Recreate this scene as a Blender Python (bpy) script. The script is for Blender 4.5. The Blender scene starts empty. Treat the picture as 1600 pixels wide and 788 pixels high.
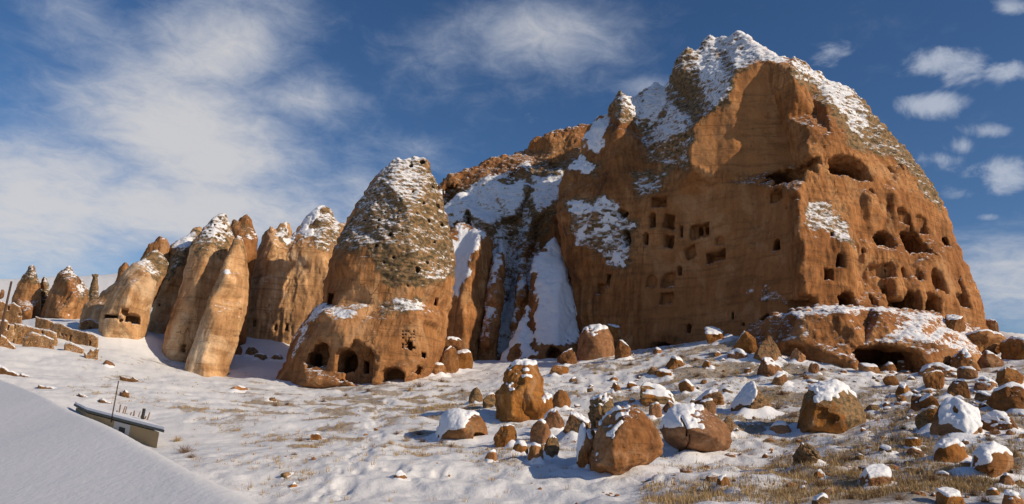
import bpy, math, random
import numpy as np
from mathutils import Vector, Matrix
from mathutils.geometry import delaunay_2d_cdt
import openvdb

# ------------------------------------------------------------------ camera
SC = bpy.context.scene
COL = SC.collection
PW, PH, FOC = 1600.0, 788.0, 1100.0            # photograph size and focal length in its pixels
PITCH, ROLL = math.radians(13.0), math.radians(3.5)
CAMM = Matrix.Rotation(math.radians(90) + PITCH, 3, 'X') @ Matrix.Rotation(ROLL, 3, 'Z')
R = np.array(CAMM)
cam = bpy.data.cameras.new('camera')
cam.sensor_width = 36.0
cam.sensor_fit = 'HORIZONTAL'
cam.lens = 36.0 * FOC / PW
cam.clip_start = 0.1
cam.clip_end = 20000
camo = bpy.data.objects.new('camera', cam)
COL.objects.link(camo)
camo.matrix_world = CAMM.to_4x4()
SC.camera = camo

# ------------------------------------------------------------------ sun and sky
SUN_AZ, SUN_EL = math.radians(62), math.radians(28)    # azimuth from behind the camera towards the right
TO_SUN = Vector((math.cos(SUN_EL) * math.sin(SUN_AZ), -math.cos(SUN_EL) * math.cos(SUN_AZ), math.sin(SUN_EL)))
sl = bpy.data.lights.new('sun', 'SUN')
sl.energy = 4.5
sl.angle = math.radians(0.5)
sl.color = (1.0, 0.83, 0.62)
so = bpy.data.objects.new('sun', sl)
COL.objects.link(so)
so.rotation_euler = TO_SUN.to_track_quat('Z', 'Y').to_euler()

SC.view_settings.view_transform = 'Standard'
SC.view_settings.look = 'None'
SC.view_settings.exposure = 0.0
SC.view_settings.gamma = 1.0
SC.view_settings.use_curve_mapping = False
SC.cycles.max_bounces = 5
SC.cycles.diffuse_bounces = 3
SC.cycles.glossy_bounces = 1
SC.cycles.transmission_bounces = 1


def pix_dir(px, py):
    px = np.asarray(px, float); py = np.asarray(py, float)
    c = np.stack([(px - 800) / FOC, -(py - 394) / FOC, -np.ones_like(px)], -1)
    return c @ R.T


class NT:
    """small helper to wire shader nodes"""
    def __init__(self, tree):
        self.t = tree; self.n = tree.nodes; self.l = tree.links

    def node(self, typ, ins=None, **props):
        n = self.n.new(typ)
        for k, v in props.items():
            setattr(n, k, v)
        for k, v in (ins or {}).items():
            self.put(n.inputs[k], v)
        return n

    def put(self, sock, v):
        if isinstance(v, bpy.types.NodeSocket):
            self.l.new(v, sock)
        else:
            if sock.type == 'RGBA' and len(v) == 3:
                v = (*v, 1)
            sock.default_value = v

    def math(self, op, a, b=0.0, c=None, clamp=False):
        n = self.n.new('ShaderNodeMath'); n.operation = op; n.use_clamp = clamp
        self.put(n.inputs[0], a); self.put(n.inputs[1], b)
        if c is not None:
            self.put(n.inputs[2], c)
        return n.outputs[0]

    def vmath(self, op, a, b=None, out=0):
        n = self.n.new('ShaderNodeVectorMath'); n.operation = op
        self.put(n.inputs[0], a)
        if b is not None:
            self.put(n.inputs[1], b)
        return n.outputs[out]

    def noise(self, vec, scale, detail=4.0, rough=0.55, dist=0.0, lac=2.0):
        n = self.node('ShaderNodeTexNoise', {'Vector': vec, 'Scale': scale, 'Detail': detail,
                                              'Roughness': rough, 'Distortion': dist, 'Lacunarity': lac})
        return n.outputs['Fac']

    def step(self, x, lo, hi, a=0.0, b=1.0):
        n = self.n.new('ShaderNodeMapRange'); n.interpolation_type = 'SMOOTHSTEP'
        self.put(n.inputs[0], x); self.put(n.inputs[1], lo); self.put(n.inputs[2], hi)
        self.put(n.inputs[3], a); self.put(n.inputs[4], b)
        return n.outputs[0]

    def mix(self, f, a, b, mode='MIX'):
        n = self.n.new('ShaderNodeMix'); n.data_type = 'RGBA'; n.blend_type = mode
        self.put(n.inputs[0], f); self.put(n.inputs[6], a); self.put(n.inputs[7], b)
        return n.outputs[2]

    def ramp(self, f, stops):
        n = self.n.new('ShaderNodeValToRGB')
        e = n.color_ramp.elements
        while len(e) < len(stops):
            e.new(0.5)
        for el, (p, c) in zip(e, stops):
            el.position = p; el.color = (*c, 1)
        self.put(n.inputs[0], f)
        return n.outputs[0]

    def attr(self, name):
        return self.node('ShaderNodeAttribute', attribute_name=name).outputs['Fac']


def build_world():
    w = bpy.data.worlds.new('World'); SC.world = w; w.use_nodes = True
    t = NT(w.node_tree); t.n.clear()
    sky = t.node('ShaderNodeTexSky', sky_type='NISHITA', sun_disc=False)
    sky.sun_elevation = SUN_EL
    sky.sun_rotation = math.pi - SUN_AZ
    sky.altitude = 1200; sky.air_density = 1.0; sky.dust_density = 0.9; sky.ozone_density = 2.5
    co = t.node('ShaderNodeTexCoord').outputs['Generated']
    d = t.vmath('NORMALIZE', co)
    sep = t.node('ShaderNodeSeparateXYZ', {0: d})
    # cloud layer seen in perspective: directions projected on a flat ceiling
    zz = t.math('ADD', t.math('MAXIMUM', sep.outputs[2], 0.0), 0.22)
    cx = t.math('DIVIDE', sep.outputs[0], zz); cy = t.math('DIVIDE', sep.outputs[1], zz)
    lay = t.node('ShaderNodeCombineXYZ', {0: cx, 1: cy, 2: 0.0}).outputs[0]
    n1 = t.noise(lay, 2.1, 7, 0.6, 0.35)
    n2 = t.noise(t.vmath('ADD', lay, (5.3, 2.2, 0)), 12.0, 6, 0.66, 0.5)
    nd = t.noise(t.vmath('MULTIPLY', d, (1.0, 1.0, 1.35)), 13.0, 7, 0.64, 0.5)

    def blob(px, py, rx, ry, rot=0.0):
        c = pix_dir(px, py); c = c / np.linalg.norm(c)
        ex = R[:, 0]; ex = ex - c * ex.dot(c); ex /= np.linalg.norm(ex)
        ey = np.cross(ex, c) * -1.0
        ca, sa = math.cos(rot), math.sin(rot)
        ax = (ex * ca + ey * sa) * FOC / rx; ay = (-ex * sa + ey * ca) * FOC / ry
        rel = t.vmath('SUBTRACT', d, tuple(c))
        u = t.vmath('DOT_PRODUCT', rel, tuple(ax), out=1); v = t.vmath('DOT_PRODUCT', rel, tuple(ay), out=1)
        r2 = t.math('ADD', t.math('MULTIPLY', u, u), t.math('MULTIPLY', v, v))
        return t.math('POWER', 2.718, t.math('MULTIPLY', r2, -1.0))
    # broad wispy sheets
    sheet = None
    for a, amp in ((blob(300, 215, 190, 120, 0.5), .95), (blob(60, 320, 170, 120), 1.0), (blob(300, 330, 330, 70, 0.05), 1.0),
              (blob(330, 90, 150, 90, -.5), .75), (blob(120, 30, 60, 70, -.7), .55), (blob(470, 160, 90, 60), .6), (blob(845, 50, 170, 70), .68),
              (blob(640, 240, 90, 40), .45), (blob(560, 290, 60, 90), .5), (blob(1010, 140, 50, 25), .4), (blob(1610, 420, 150, 70), .8), (blob(690, 90, 100, 80), .4)):
        a = t.math('MULTIPLY', a, amp)
        sheet = a if sheet is None else t.math('MAXIMUM', sheet, a)
    puff = None
    for a, amp in ((blob(1480, 98, 61, 31), 1.0), (blob(1445, 163, 45, 20), 1.0), (blob(1555, 205, 37, 16), .85), (blob(1568, 270, 39, 28), 1.05),
              (blob(1490, 303, 30, 13), .8), (blob(1575, 110, 45, 18), .8), (blob(1505, 228, 26, 15), .7), (blob(1295, 85, 49, 33), .62),
              (blob(1340, 100, 33, 25), .55), (blob(1585, 12, 33, 15), .8), (blob(1545, 340, 25, 7), .6), (blob(1460, 250, 49, 16), .55), (blob(835, 185, 30, 15), .42)):
        a = t.math('MULTIPLY', a, amp)
        puff = a if puff is None else t.math('MAXIMUM', puff, a)
    # elsewhere in the sky the same broken sheets go on
    sheet = t.math('MAXIMUM', sheet, t.step(t.noise(lay, 0.55, 2, .5), .56, .75, 0.0, .7))
    nn = t.math('ADD', t.math('MULTIPLY', n1, 0.72), t.math('MULTIPLY', n2, 0.42))
    cov = t.math('ADD', t.math('MULTIPLY', sheet, 0.70), t.math('SUBTRACT', nn, 0.67))
    m1 = t.math('MULTIPLY', t.step(cov, -0.04, 0.62), 0.9)
    cp = t.math('ADD', puff, t.math('MULTIPLY', t.math('SUBTRACT', nd, 0.5), 1.9))
    m2 = t.math('MULTIPLY', t.step(cp, 0.42, 1.10), 0.85)
    m = t.math('MAXIMUM', m1, m2)
    ccol = t.mix(t.step(cov, 0.15, 0.6), (0.60, 0.66, 0.78), (0.80, 0.79, 0.80))
    sat = t.node('ShaderNodeHueSaturation', {'Hue': 0.505, 'Saturation': 1.2, 'Value': 1.0, 'Color': sky.outputs[0]})
    b1 = t.node('ShaderNodeBackground', {'Color': sat.outputs[0], 'Strength': 0.086})
    b2 = t.node('ShaderNodeBackground', {'Color': ccol, 'Strength': 0.80})
    mx = t.node('ShaderNodeMixShader', {0: m, 1: b1.outputs[0], 2: b2.outputs[0]})
    o = t.node('ShaderNodeOutputWorld'); t.l.new(mx.outputs[0], o.inputs[0])
    w.cycles.sampling_method = 'MANUAL'; w.cycles.sample_map_resolution = 512


build_world()

# ------------------------------------------------------------------ geometry helpers


def P(px, py, Y):
    """point of the place seen at (px, py) that lies Y metres ahead"""
    d = pix_dir(px, py)
    return d * (np.asarray(Y, float) / d[..., 1])[..., None]


def proj(p):
    c = np.asarray(p) @ R
    return 800 + FOC * c[..., 0] / -c[..., 2], 394 - FOC * c[..., 1] / -c[..., 2]


_rs = np.random.RandomState(7)
_PERM = np.concatenate([_rs.permutation(256)] * 3)
_G = _rs.normal(size=(256, 3)); _G /= np.linalg.norm(_G, axis=1)[:, None]


def perlin(p, seed=0):
    p = np.asarray(p, np.float64) + seed * 17.31
    i = np.floor(p).astype(np.int64); f = p - i; i &= 255
    u = f * f * f * (f * (f * 6 - 15) + 10)
    out = 0
    for dx in (0, 1):
        wx = u[:, 0] if dx else 1 - u[:, 0]
        for dy in (0, 1):
            wy = u[:, 1] if dy else 1 - u[:, 1]
            for dz in (0, 1):
                wz = u[:, 2] if dz else 1 - u[:, 2]
                g = _G[_PERM[_PERM[_PERM[(i[:, 0] + dx) & 255] + ((i[:, 1] + dy) & 255)] + ((i[:, 2] + dz) & 255)]]
                out = out + wx * wy * wz * (g[:, 0] * (f[:, 0] - dx) + g[:, 1] * (f[:, 1] - dy) + g[:, 2] * (f[:, 2] - dz))
    return out * 1.5


def fbm(p, octs=4, seed=0, gain=0.5, ridge=False):
    a, s, o = 1.0, 1.0, 0
    for k in range(octs):
        n = perlin(p * s, seed + k * 3)
        if ridge:
            n = 1 - 2 * np.abs(n)
        o = o + a * n; a *= gain; s *= 2.03
    return o


def gnoise(shape, cells, seed):
    """smooth random field on a grid, cells = lattice cells along each axis"""
    rs = np.random.RandomState(seed)
    out = rs.uniform(-1, 1, [int(math.ceil(c)) + 2 for c in cells])
    for ax, (n, c) in enumerate(zip(shape, cells)):
        x = np.linspace(0, c, n); i = np.minimum(x.astype(int), int(math.ceil(c)))
        f = x - i; f = f * f * (3 - 2 * f)
        A = np.zeros((n, out.shape[ax]), np.float32)
        A[np.arange(n), i] = 1 - f; A[np.arange(n), i + 1] += f
        out = np.moveaxis(np.tensordot(A, out.astype(np.float32), axes=(1, ax)), 0, ax)
    return out


def blur(a, s):
    if s <= 0:
        return a
    r = int(3 * s + 1); k = np.exp(-0.5 * (np.arange(-r, r + 1) / s) ** 2); k /= k.sum()
    for ax in (0, 1):
        p = np.pad(a, [(r, r) if q == ax else (0, 0) for q in range(2)], mode='edge')
        a = sum(k[j] * (p[j:j + a.shape[0], :] if ax == 0 else p[:, j:j + a.shape[1]]) for j in range(2 * r + 1))
    return a


def poly_dist(poly, X, Y):
    """signed distance to a polygon, positive inside"""
    poly = np.asarray(poly, float)[:, :2]
    best = np.full(X.shape, 1e9); ins = np.zeros(X.shape, bool)
    for a, b in zip(poly, np.roll(poly, -1, 0)):
        e = b - a; L = e.dot(e) + 1e-9
        tt = np.clip(((X - a[0]) * e[0] + (Y - a[1]) * e[1]) / L, 0, 1)
        best = np.minimum(best, (X - a[0] - tt * e[0]) ** 2 + (Y - a[1] - tt * e[1]) ** 2)
        if a[1] != b[1]:
            c = ((a[1] > Y) != (b[1] > Y)) & (X < (b[0] - a[0]) * (Y - a[1]) / (b[1] - a[1]) + a[0])
            ins ^= c
    d = np.sqrt(best)
    return np.where(ins, d, -d)


def sstep(x, a, b):
    t = np.clip((x - a) / (b - a), 0, 1)
    return t * t * (3 - 2 * t)


def tag(o, label=None, cat=None, group=None, kind=None):
    if label: o['label'] = label
    if cat: o['category'] = cat
    if group: o['group'] = group
    if kind: o['kind'] = kind
    return o


def mesh_obj(name, V, Fc, mat, parent=None, origin=None, smooth=True, attrs=None, sharp=None):
    V = np.asarray(V, np.float32)
    if origin is not None:
        V = V - np.asarray(origin, np.float32)
    me = bpy.data.meshes.new(name)
    if isinstance(Fc, np.ndarray):
        n, k = Fc.shape
        me.vertices.add(len(V)); me.vertices.foreach_set('co', V.ravel())
        me.loops.add(n * k); me.loops.foreach_set('vertex_index', Fc.ravel().astype(np.int32))
        me.polygons.add(n); me.polygons.foreach_set('loop_start', np.arange(0, n * k, k, dtype=np.int32))
        me.update(calc_edges=True)
    else:
        me.from_pydata([tuple(v) for v in V], [], Fc); me.update()
    me.polygons.foreach_set('use_smooth', np.full(len(me.polygons), smooth))
    if sharp:
        me.set_sharp_from_angle(angle=math.radians(sharp))
    for k, v in (attrs or {}).items():
        a = me.attributes.new(k, 'FLOAT', 'POINT'); a.data.foreach_set('value', np.asarray(v, np.float32))
    me.materials.append(mat)
    o = bpy.data.objects.new(name, me); COL.objects.link(o)
    if origin is not None:
        o.location = tuple(float(x) for x in origin)
    if parent is not None:
        o.parent = parent
    return o


def n_pieces(F, n):
    lab = np.arange(n)
    for _ in range(200):
        m = lab[F].min(1); new = lab.copy()
        for k in range(F.shape[1]):
            np.minimum.at(new, F[:, k], m)
        new = new[new]
        if (new == lab).all(): break
        lab = new
    return lab


def normals(V, Q):
    n = np.zeros_like(V)
    fn = np.cross(V[Q[:, 2]] - V[Q[:, 0]], V[Q[:, -1]] - V[Q[:, 1]] if Q.shape[1] == 4 else V[Q[:, 1]] - V[Q[:, 0]])
    if Q.shape[1] == 3:
        fn = np.cross(V[Q[:, 1]] - V[Q[:, 0]], V[Q[:, 2]] - V[Q[:, 0]])
    for k in range(Q.shape[1]):
        for c in range(3):
            n[:, c] += np.bincount(Q[:, k], fn[:, c], len(V))
    return n / (np.linalg.norm(n, axis=1)[:, None] + 1e-12)


# ------------------------------------------------------------------ materials


def new_mat(name):
    m = bpy.data.materials.new(name); m.use_nodes = True
    t = NT(m.node_tree); t.n.clear()
    return m, t


def finish(t, shader):
    o = t.node('ShaderNodeOutputMaterial'); t.l.new(shader, o.inputs[0])


SNOW = (0.80, 0.82, 0.86)


def rock_material(name, tint=(1, 1, 1), masonry=False, bump=1.0, sc=1.0, stains=1.0, vary=False):
    m, t = new_mat(name)
    g = t.node('ShaderNodeNewGeometry')
    pos = g.outputs['Position']
    if sc != 1.0:
        pos = t.vmath('MULTIPLY', pos, (sc, sc, sc))
    big = t.noise(pos, 0.09, 5, 0.55)
    streak = t.noise(t.vmath('MULTIPLY', pos, (1.0, 1.0, 0.8 if vary else 0.10)), 0.55, 5, 0.6, 0.4)
    mid = t.noise(pos, 0.7, 6, 0.6, 0.3)
    fine = t.noise(pos, 4.5, 4, 0.65)
    strata = t.noise(t.vmath('MULTIPLY', pos, (0.22, 0.22, 2.4)), 1.0, 5, 0.6, 0.5)
    wea = t.attr('weather'); sno = t.attr('snow'); fresh = t.attr('fresh')
    old = t.math('SUBTRACT', 1.0, t.math('MULTIPLY', fresh, 0.85))
    f = t.math('ADD', t.math('MULTIPLY', big, 0.50), t.math('ADD', t.math('MULTIPLY', streak, 0.42), t.math('MULTIPLY', mid, 0.28)))
    c = t.ramp(f, [(0.42, (0.085 * tint[0], 0.036 * tint[1], 0.014 * tint[2])), (0.54, (0.20 * tint[0], 0.095 * tint[1], 0.040 * tint[2])),
                   (0.64, (0.29 * tint[0], 0.150 * tint[1], 0.068 * tint[2])), (0.76, (0.43 * tint[0], 0.26 * tint[1], 0.140 * tint[2]))])
    c = t.mix(t.step(fine, 0.3, 0.7, 0.0, 0.22), c, (0.16, 0.085, 0.04))
    stain = t.noise(t.vmath('MULTIPLY', pos, (0.5, 0.5, 0.4 if vary else 0.06)), 0.8, 4, 0.6, 0.6)
    c = t.mix(t.math('MULTIPLY', old, t.step(stain, 0.55, 0.70, 0.0, 0.62 * stains)), c, (0.065, 0.034, 0.018))
    flute = t.noise(t.vmath('MULTIPLY', pos, (2.6, 2.6, 2.0 if vary else 0.22)), 1.0, 5, 0.65, 0.5)
    wrp = t.vmath('ADD', pos, t.vmath('MULTIPLY', t.node('ShaderNodeTexNoise', {'Vector': pos, 'Scale': 0.5, 'Detail': 3.0}).outputs['Color'], (1.3, 1.3, 1.3)))
    ck = t.noise(t.vmath('MULTIPLY', wrp, (0.24, 0.24, 0.13)), 1.0, 2.0, 0.5)
    crack = t.math('MULTIPLY', t.math('SUBTRACT', 1.0, t.step(t.math('ABSOLUTE', t.math('SUBTRACT', ck, 0.5)), 0.0, 0.007)), t.math('MULTIPLY', old, t.step(big, 0.50, 0.60)))
    c = t.mix(t.math('MULTIPLY', crack, 0.42), c, (0.045, 0.024, 0.012))
    c = t.mix(t.math('MULTIPLY', fresh, 0.55), c, (0.30 * tint[0], 0.165 * tint[1], 0.082 * tint[2]))
    c = t.mix(t.math('MULTIPLY', old, t.step(flute, 0.48, 0.68, 0.0, 0.5 * stains)), c, (0.085, 0.042, 0.02))
    if vary:
        rnd = t.node('ShaderNodeObjectInfo').outputs['Random']
        hs = t.node('ShaderNodeHueSaturation', {'Hue': t.math('ADD', 0.499, t.math('MULTIPLY', rnd, 0.003)), 'Saturation': t.math('ADD', 0.92, t.math('MULTIPLY', rnd, 0.2)),
                    'Value': t.math('ADD', 0.74, t.math('MULTIPLY', t.math('FRACT', t.math('MULTIPLY', rnd, 7.3)), 0.45)), 'Color': c})
        c = hs.outputs[0]
    bed = t.noise(t.vmath('MULTIPLY', pos, (0.10, 0.10, 1.6)), 1.0, 6, 0.65, 0.35)
    c = t.mix(t.step(bed, 0.52, 0.64, 0.0, 0.34), c, (0.13, 0.068, 0.032))
    pale = t.noise(t.vmath('ADD', pos, (31.0, 7.0, 3.0)), 0.16, 6, 0.65, 0.6)
    c = t.mix(t.step(pale, 0.52, 0.66, 0.0, 0.42), c, (0.40 * tint[0], 0.275 * tint[1], 0.175 * tint[2]))
    pit = t.noise(pos, 2.4, 5, 0.7, 0.2)
    c = t.mix(t.step(pit, 0.60, 0.70, 0.0, 0.55), c, (0.06, 0.032, 0.016))
    # lichen-grown old surface
    ln = t.noise(t.vmath('MULTIPLY', pos, (1.0, 1.0, 1.8)), 1.1, 7, 0.7, 0.4)
    lc = t.ramp(ln, [(0.34, (0.050, 0.040, 0.024)), (0.45, (0.125, 0.090, 0.048)), (0.54, (0.24, 0.150, 0.074)), (0.66, (0.36, 0.20, 0.095))])
    edge = t.math('ADD', t.math('MULTIPLY', t.math('SUBTRACT', mid, 0.5), 1.3), t.math('MULTIPLY', t.math('SUBTRACT', flute, 0.5), 0.9))
    wf = t.step(t.math('ADD', wea, edge), 0.26, 0.72)
    c = t.mix(wf, c, lc)
    # relief
    h = t.math('ADD', t.math('MULTIPLY', mid, 0.34), t.math('ADD', t.math('MULTIPLY', fine, 0.12), t.math('MULTIPLY', streak, 0.22)))
    knob = t.noise(t.vmath('MULTIPLY', pos, (1, 1, 1.35)), 1.3, 7, 0.66, 0.8)
    h = t.math('ADD', h, t.math('MULTIPLY', t.math('ADD', t.math('MULTIPLY', strata, 0.28), t.math('MULTIPLY', knob, 0.36)), t.math('ADD', t.math('MULTIPLY', wf, 0.9), 0.06)))
    h = t.math('ADD', h, t.math('SUBTRACT', t.math('MULTIPLY', t.math('MULTIPLY', flute, t.math('MULTIPLY', old, t.math('SUBTRACT', 1.0, wf))), 0.20), t.math('MULTIPLY', crack, 0.25)))
    h = t.math('SUBTRACT', h, t.math('ADD', t.step(pit, 0.58, 0.70, 0.0, 0.10), t.step(bed, 0.52, 0.62, 0.0, 0.09)))
    if masonry:
        vo = t.node('ShaderNodeTexVoronoi', {'Vector': t.vmath('MULTIPLY', pos, (1, 1, 1.5)), 'Scale': 3.6}, feature='DISTANCE_TO_EDGE')
        vc = t.node('ShaderNodeTexVoronoi', {'Vector': t.vmath('MULTIPLY', pos, (1, 1, 1.5)), 'Scale': 3.6})
        e = t.step(vo.outputs['Distance'], 0.0, 0.10)
        c = t.mix(t.math('MULTIPLY', t.node('ShaderNodeSeparateXYZ', {0: vc.outputs['Color']}).outputs[0], 0.45), c, (0.16, 0.105, 0.05))
        c = t.mix(t.math('MULTIPLY', t.math('SUBTRACT', 1.0, e), 0.75), c, (0.12, 0.075, 0.035))
        h = t.math('ADD', h, t.math('MULTIPLY', e, 0.35))
    bn = t.node('ShaderNodeBump', {'Height': h, 'Strength': 0.9, 'Distance': 0.55 * bump})
    bz = t.node('ShaderNodeSeparateXYZ', {0: bn.outputs[0]}).outputs[2]
    gz = t.node('ShaderNodeSeparateXYZ', {0: g.outputs['Normal']}).outputs[2]
    # snow lies where the relief is flat enough; the attribute says how much has stuck there
    s = t.math('ADD', t.math('MULTIPLY', bz, 0.52), t.math('MULTIPLY', gz, 0.44))
    sn = t.noise(t.vmath('MULTIPLY', pos, (1, 1, 1.5)), 1.5, 7, 0.68, 0.6)
    s = t.math('ADD', s, t.math('MULTIPLY', t.math('SUBTRACT', sn, 0.5), 1.7))
    s = t.math('ADD', s, t.math('MULTIPLY', sno, 0.95))
    sf = t.step(s, 0.78, 0.90)
    sc = t.mix(t.noise(pos, 2.0, 3), (0.72, 0.735, 0.77), SNOW)
    c = t.mix(sf, c, sc)
    b2 = t.node('ShaderNodeBump', {'Height': sn, 'Strength': 0.5, 'Distance': 0.3})
    nm = t.node('ShaderNodeMix', {0: sf}, data_type='VECTOR')
    t.put(nm.inputs[4], bn.outputs[0]); t.put(nm.inputs[5], b2.outputs[0])
    bs = t.node('ShaderNodeBsdfPrincipled', {'Base Color': c, 'Roughness': 0.92, 'Specular IOR Level': 0.15, 'Normal': nm.outputs[1]})
    finish(t, bs.outputs[0])
    return m


def snow_material():
    m, t = new_mat('snow')
    pos = t.node('ShaderNodeNewGeometry').outputs['Position']
    n = t.noise(pos, 3.0, 5, 0.6); n2 = t.noise(pos, 22.0, 3, 0.6)
    c = t.mix(n, (0.74, 0.755, 0.79), SNOW)
    b = t.node('ShaderNodeBump', {'Height': t.math('ADD', n, t.math('MULTIPLY', n2, .15)), 'Strength': 0.5, 'Distance': 0.12})
    bs = t.node('ShaderNodeBsdfPrincipled', {'Base Color': c, 'Roughness': 0.75, 'Specular IOR Level': 0.2, 'Normal': b.outputs[0]})
    finish(t, bs.outputs[0]); return m


def ground_material():
    m, t = new_mat('snowy_ground')
    g = t.node('ShaderNodeNewGeometry'); pos = g.outputs['Position']
    gr = t.attr('grass'); tr = t.attr('trodden')
    n1 = t.noise(pos, 0.5, 6, 0.65, 0.3); n2 = t.noise(pos, 4.6, 7, 0.72); n3 = t.noise(pos, 14.0, 3, 0.6)
    c = t.mix(n1, (0.64, 0.65, 0.67), (0.74, 0.75, 0.772))
    c = t.mix(t.math('MULTIPLY', tr, 0.25), c, (0.72, 0.70, 0.68))
    k = t.math('ADD', t.math('MULTIPLY', gr, 0.95), t.math('ADD', t.math('MULTIPLY', n2, 0.9), t.math('MULTIPLY', n1, 0.35)))
    f = t.step(k, 0.90, 1.16)
    soil = t.ramp(t.math('ADD', t.math('MULTIPLY', n3, .6), t.math('MULTIPLY', n2, .4)),
                  [(0.35, (0.115, 0.068, 0.032)), (0.5, (0.25, 0.17, 0.09)), (0.65, (0.42, 0.32, 0.19))])
    c = t.mix(t.math('MULTIPLY', f, 0.72), c, soil)
    h = t.math('ADD', t.math('MULTIPLY', n1, 0.55), t.math('ADD', t.math('MULTIPLY', n2, t.math('ADD', 0.16, t.math('MULTIPLY', gr, 0.5))), t.math('MULTIPLY', n3, 0.04)))
    cal = t.attr('calm')
    rip = t.noise(t.vmath('MULTIPLY', pos, (1.0, 1.7, 1.0)), 0.9, 5, 0.55, 0.4)
    h = t.math('ADD', t.math('MULTIPLY', h, t.math('SUBTRACT', 1.0, t.math('MULTIPLY', cal, 0.88))), t.math('MULTIPLY', cal, t.math('ADD', t.math('MULTIPLY', rip, 0.05), t.math('MULTIPLY', n3, 0.025))))
    b = t.node('ShaderNodeBump', {'Height': h, 'Strength': 0.8, 'Distance': 0.30})
    bs = t.node('ShaderNodeBsdfPrincipled', {'Base Color': c, 'Roughness': 0.8, 'Specular IOR Level': 0.15, 'Normal': b.outputs[0]})
    finish(t, bs.outputs[0]); return m


def plain(name, col, rough=0.85, var=0.35, scale=6.0):
    m, t = new_mat(name)
    pos = t.node('ShaderNodeNewGeometry').outputs['Position']
    n = t.noise(pos, scale, 5, 0.6)
    c = t.mix(n, tuple(x * (1 - var) for x in col), tuple(min(1, x * (1 + var)) for x in col))
    b = t.node('ShaderNodeBump', {'Height': n, 'Strength': 0.5, 'Distance': 0.05})
    bs = t.node('ShaderNodeBsdfPrincipled', {'Base Color': c, 'Roughness': rough, 'Specular IOR Level': 0.2, 'Normal': b.outputs[0]})
    finish(t, bs.outputs[0]); return m


M_ROCK = rock_material('tuff_rock', (1.30, 1.10, 0.84))
M_TOWER = rock_material('tower_tuff', (1.3, 1.16, 0.96))
M_FIN = rock_material('pale_tuff', (2.1, 2.4, 2.6), stains=0.4, bump=0.7)
M_BOULD = rock_material('boulder_rock', (1.15, 1.03, 0.90), bump=0.34, sc=2.6, vary=True, stains=0.55)
M_WALL = rock_material('rubble_masonry', (2.0, 1.95, 1.7), masonry=True, bump=0.3)
M_SNOW = snow_material()
M_GROUND = ground_material()
M_GRASS = plain('dry_grass', (0.42, 0.29, 0.14), 0.9, 0.45, 1.5)
M_TWIG = plain('dry_twigs', (0.20, 0.12, 0.065), 0.9, 0.5, 2.0)
M_EARTH = rock_material('bare_earth', (0.75, 0.72, 0.62), bump=0.4)
M_WOOD = plain('old_wood', (0.07, 0.042, 0.028))
M_IRON = plain('dark_metal', (0.025, 0.024, 0.024), 0.6)
M_PLAST = plain('pale_plaster', (0.36, 0.26, 0.14), 0.9, 0.18, 9)
M_CONC = plain('grey_slab', (0.10, 0.105, 0.09), 0.85, 0.25, 5)
M_WHITE = plain('whitewash', (0.48, 0.46, 0.42), 0.9, 0.1)

# ------------------------------------------------------------------ the ground
CTRL = [
    (-500, 800, 12), (-200, 640, 45), (-200, 560, 90), (-400, 560, 110),
    (20, 640, 40), (135, 675, 36), (250, 715, 33), (340, 735, 28), (430, 785, 24), (600, 790, 22), (800, 790, 21), (1000, 790, 20), (1200, 790, 19), (1400, 790, 18), (1600, 790, 17), (1800, 800, 17), (2100, 800, 20),
    (60, 612, 55), (200, 712, 36), (160, 695, 39), (235, 712, 38), (270, 700, 38), (180, 652, 49), (120, 640, 50), (240, 655, 50), (40, 622, 50), (300, 640, 55), (400, 690, 40), (500, 660, 50), (600, 700, 38), (700, 690, 41), (900, 705, 36), (1000, 744, 28), (1100, 708, 34), (1300, 680, 37), (1450, 682, 33), (1600, 650, 36), (1500, 730, 25), (1250, 725, 29),
    (200, 600, 70), (320, 589, 97), (430, 597, 93), (560, 599, 91), (640, 593, 92), (740, 583, 97), (800, 571, 103), (900, 562, 104), (1000, 549, 102), (1090, 537, 98), (1150, 527, 93), (1200, 535, 90),
    (1250, 552, 84), (1330, 578, 78), (1480, 586, 74), (1400, 584, 76), (1350, 578, 82), (1450, 580, 82), (1400, 577, 90), (1600, 560, 82), (1750, 560, 85), (1570, 520, 104), (1650, 530, 104), (1620, 545, 92),
    (1100, 600, 72), (1250, 605, 68), (900, 625, 66), (700, 622, 75), (500, 625, 75), (1000, 600, 76), (1400, 620, 58), (1530, 620, 52), (800, 655, 54), (1180, 640, 52),
    (270, 553, 104), (240, 516, 113), (195, 510, 104), (215, 520, 108), (415, 528, 119), (370, 545, 112), (450, 540, 117), (60, 497, 150), (130, 500, 140), (90, 520, 105), (160, 535, 98), (60, 550, 84), (150, 568, 82), (20, 540, 84), (30, 580, 68), (100, 590, 72), (250, 575, 90),
    (800, 560, 140), (1000, 550, 140), (1200, 535, 110), (1350, 545, 105), (1450, 530, 112), (600, 560, 140), (1300, 530, 160), (1700, 560, 160),
    (-300, 452, 330), (0, 439, 350), (100, 433, 350), (200, 426, 360), (400, 430, 380), (800, 500, 400), (1300, 560, 400), (1900, 560, 400), (-200, 500, 200),
]
_cp = np.array([P(a, b, c) for a, b, c in CTRL])
_cp = np.concatenate([_cp, np.array([[-30, -40, -3.], [0, -40, -3], [40, -40, -1], [0, 0, -2.2], [-10, 2, -2.4], [14, 4, -1.8], [-300, -40, 0], [300, -40, 4], [-60, 10, -1.], [70, 20, 2.]])])


def _phi(r2):
    return np.sqrt(r2 + 9.0)


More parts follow.
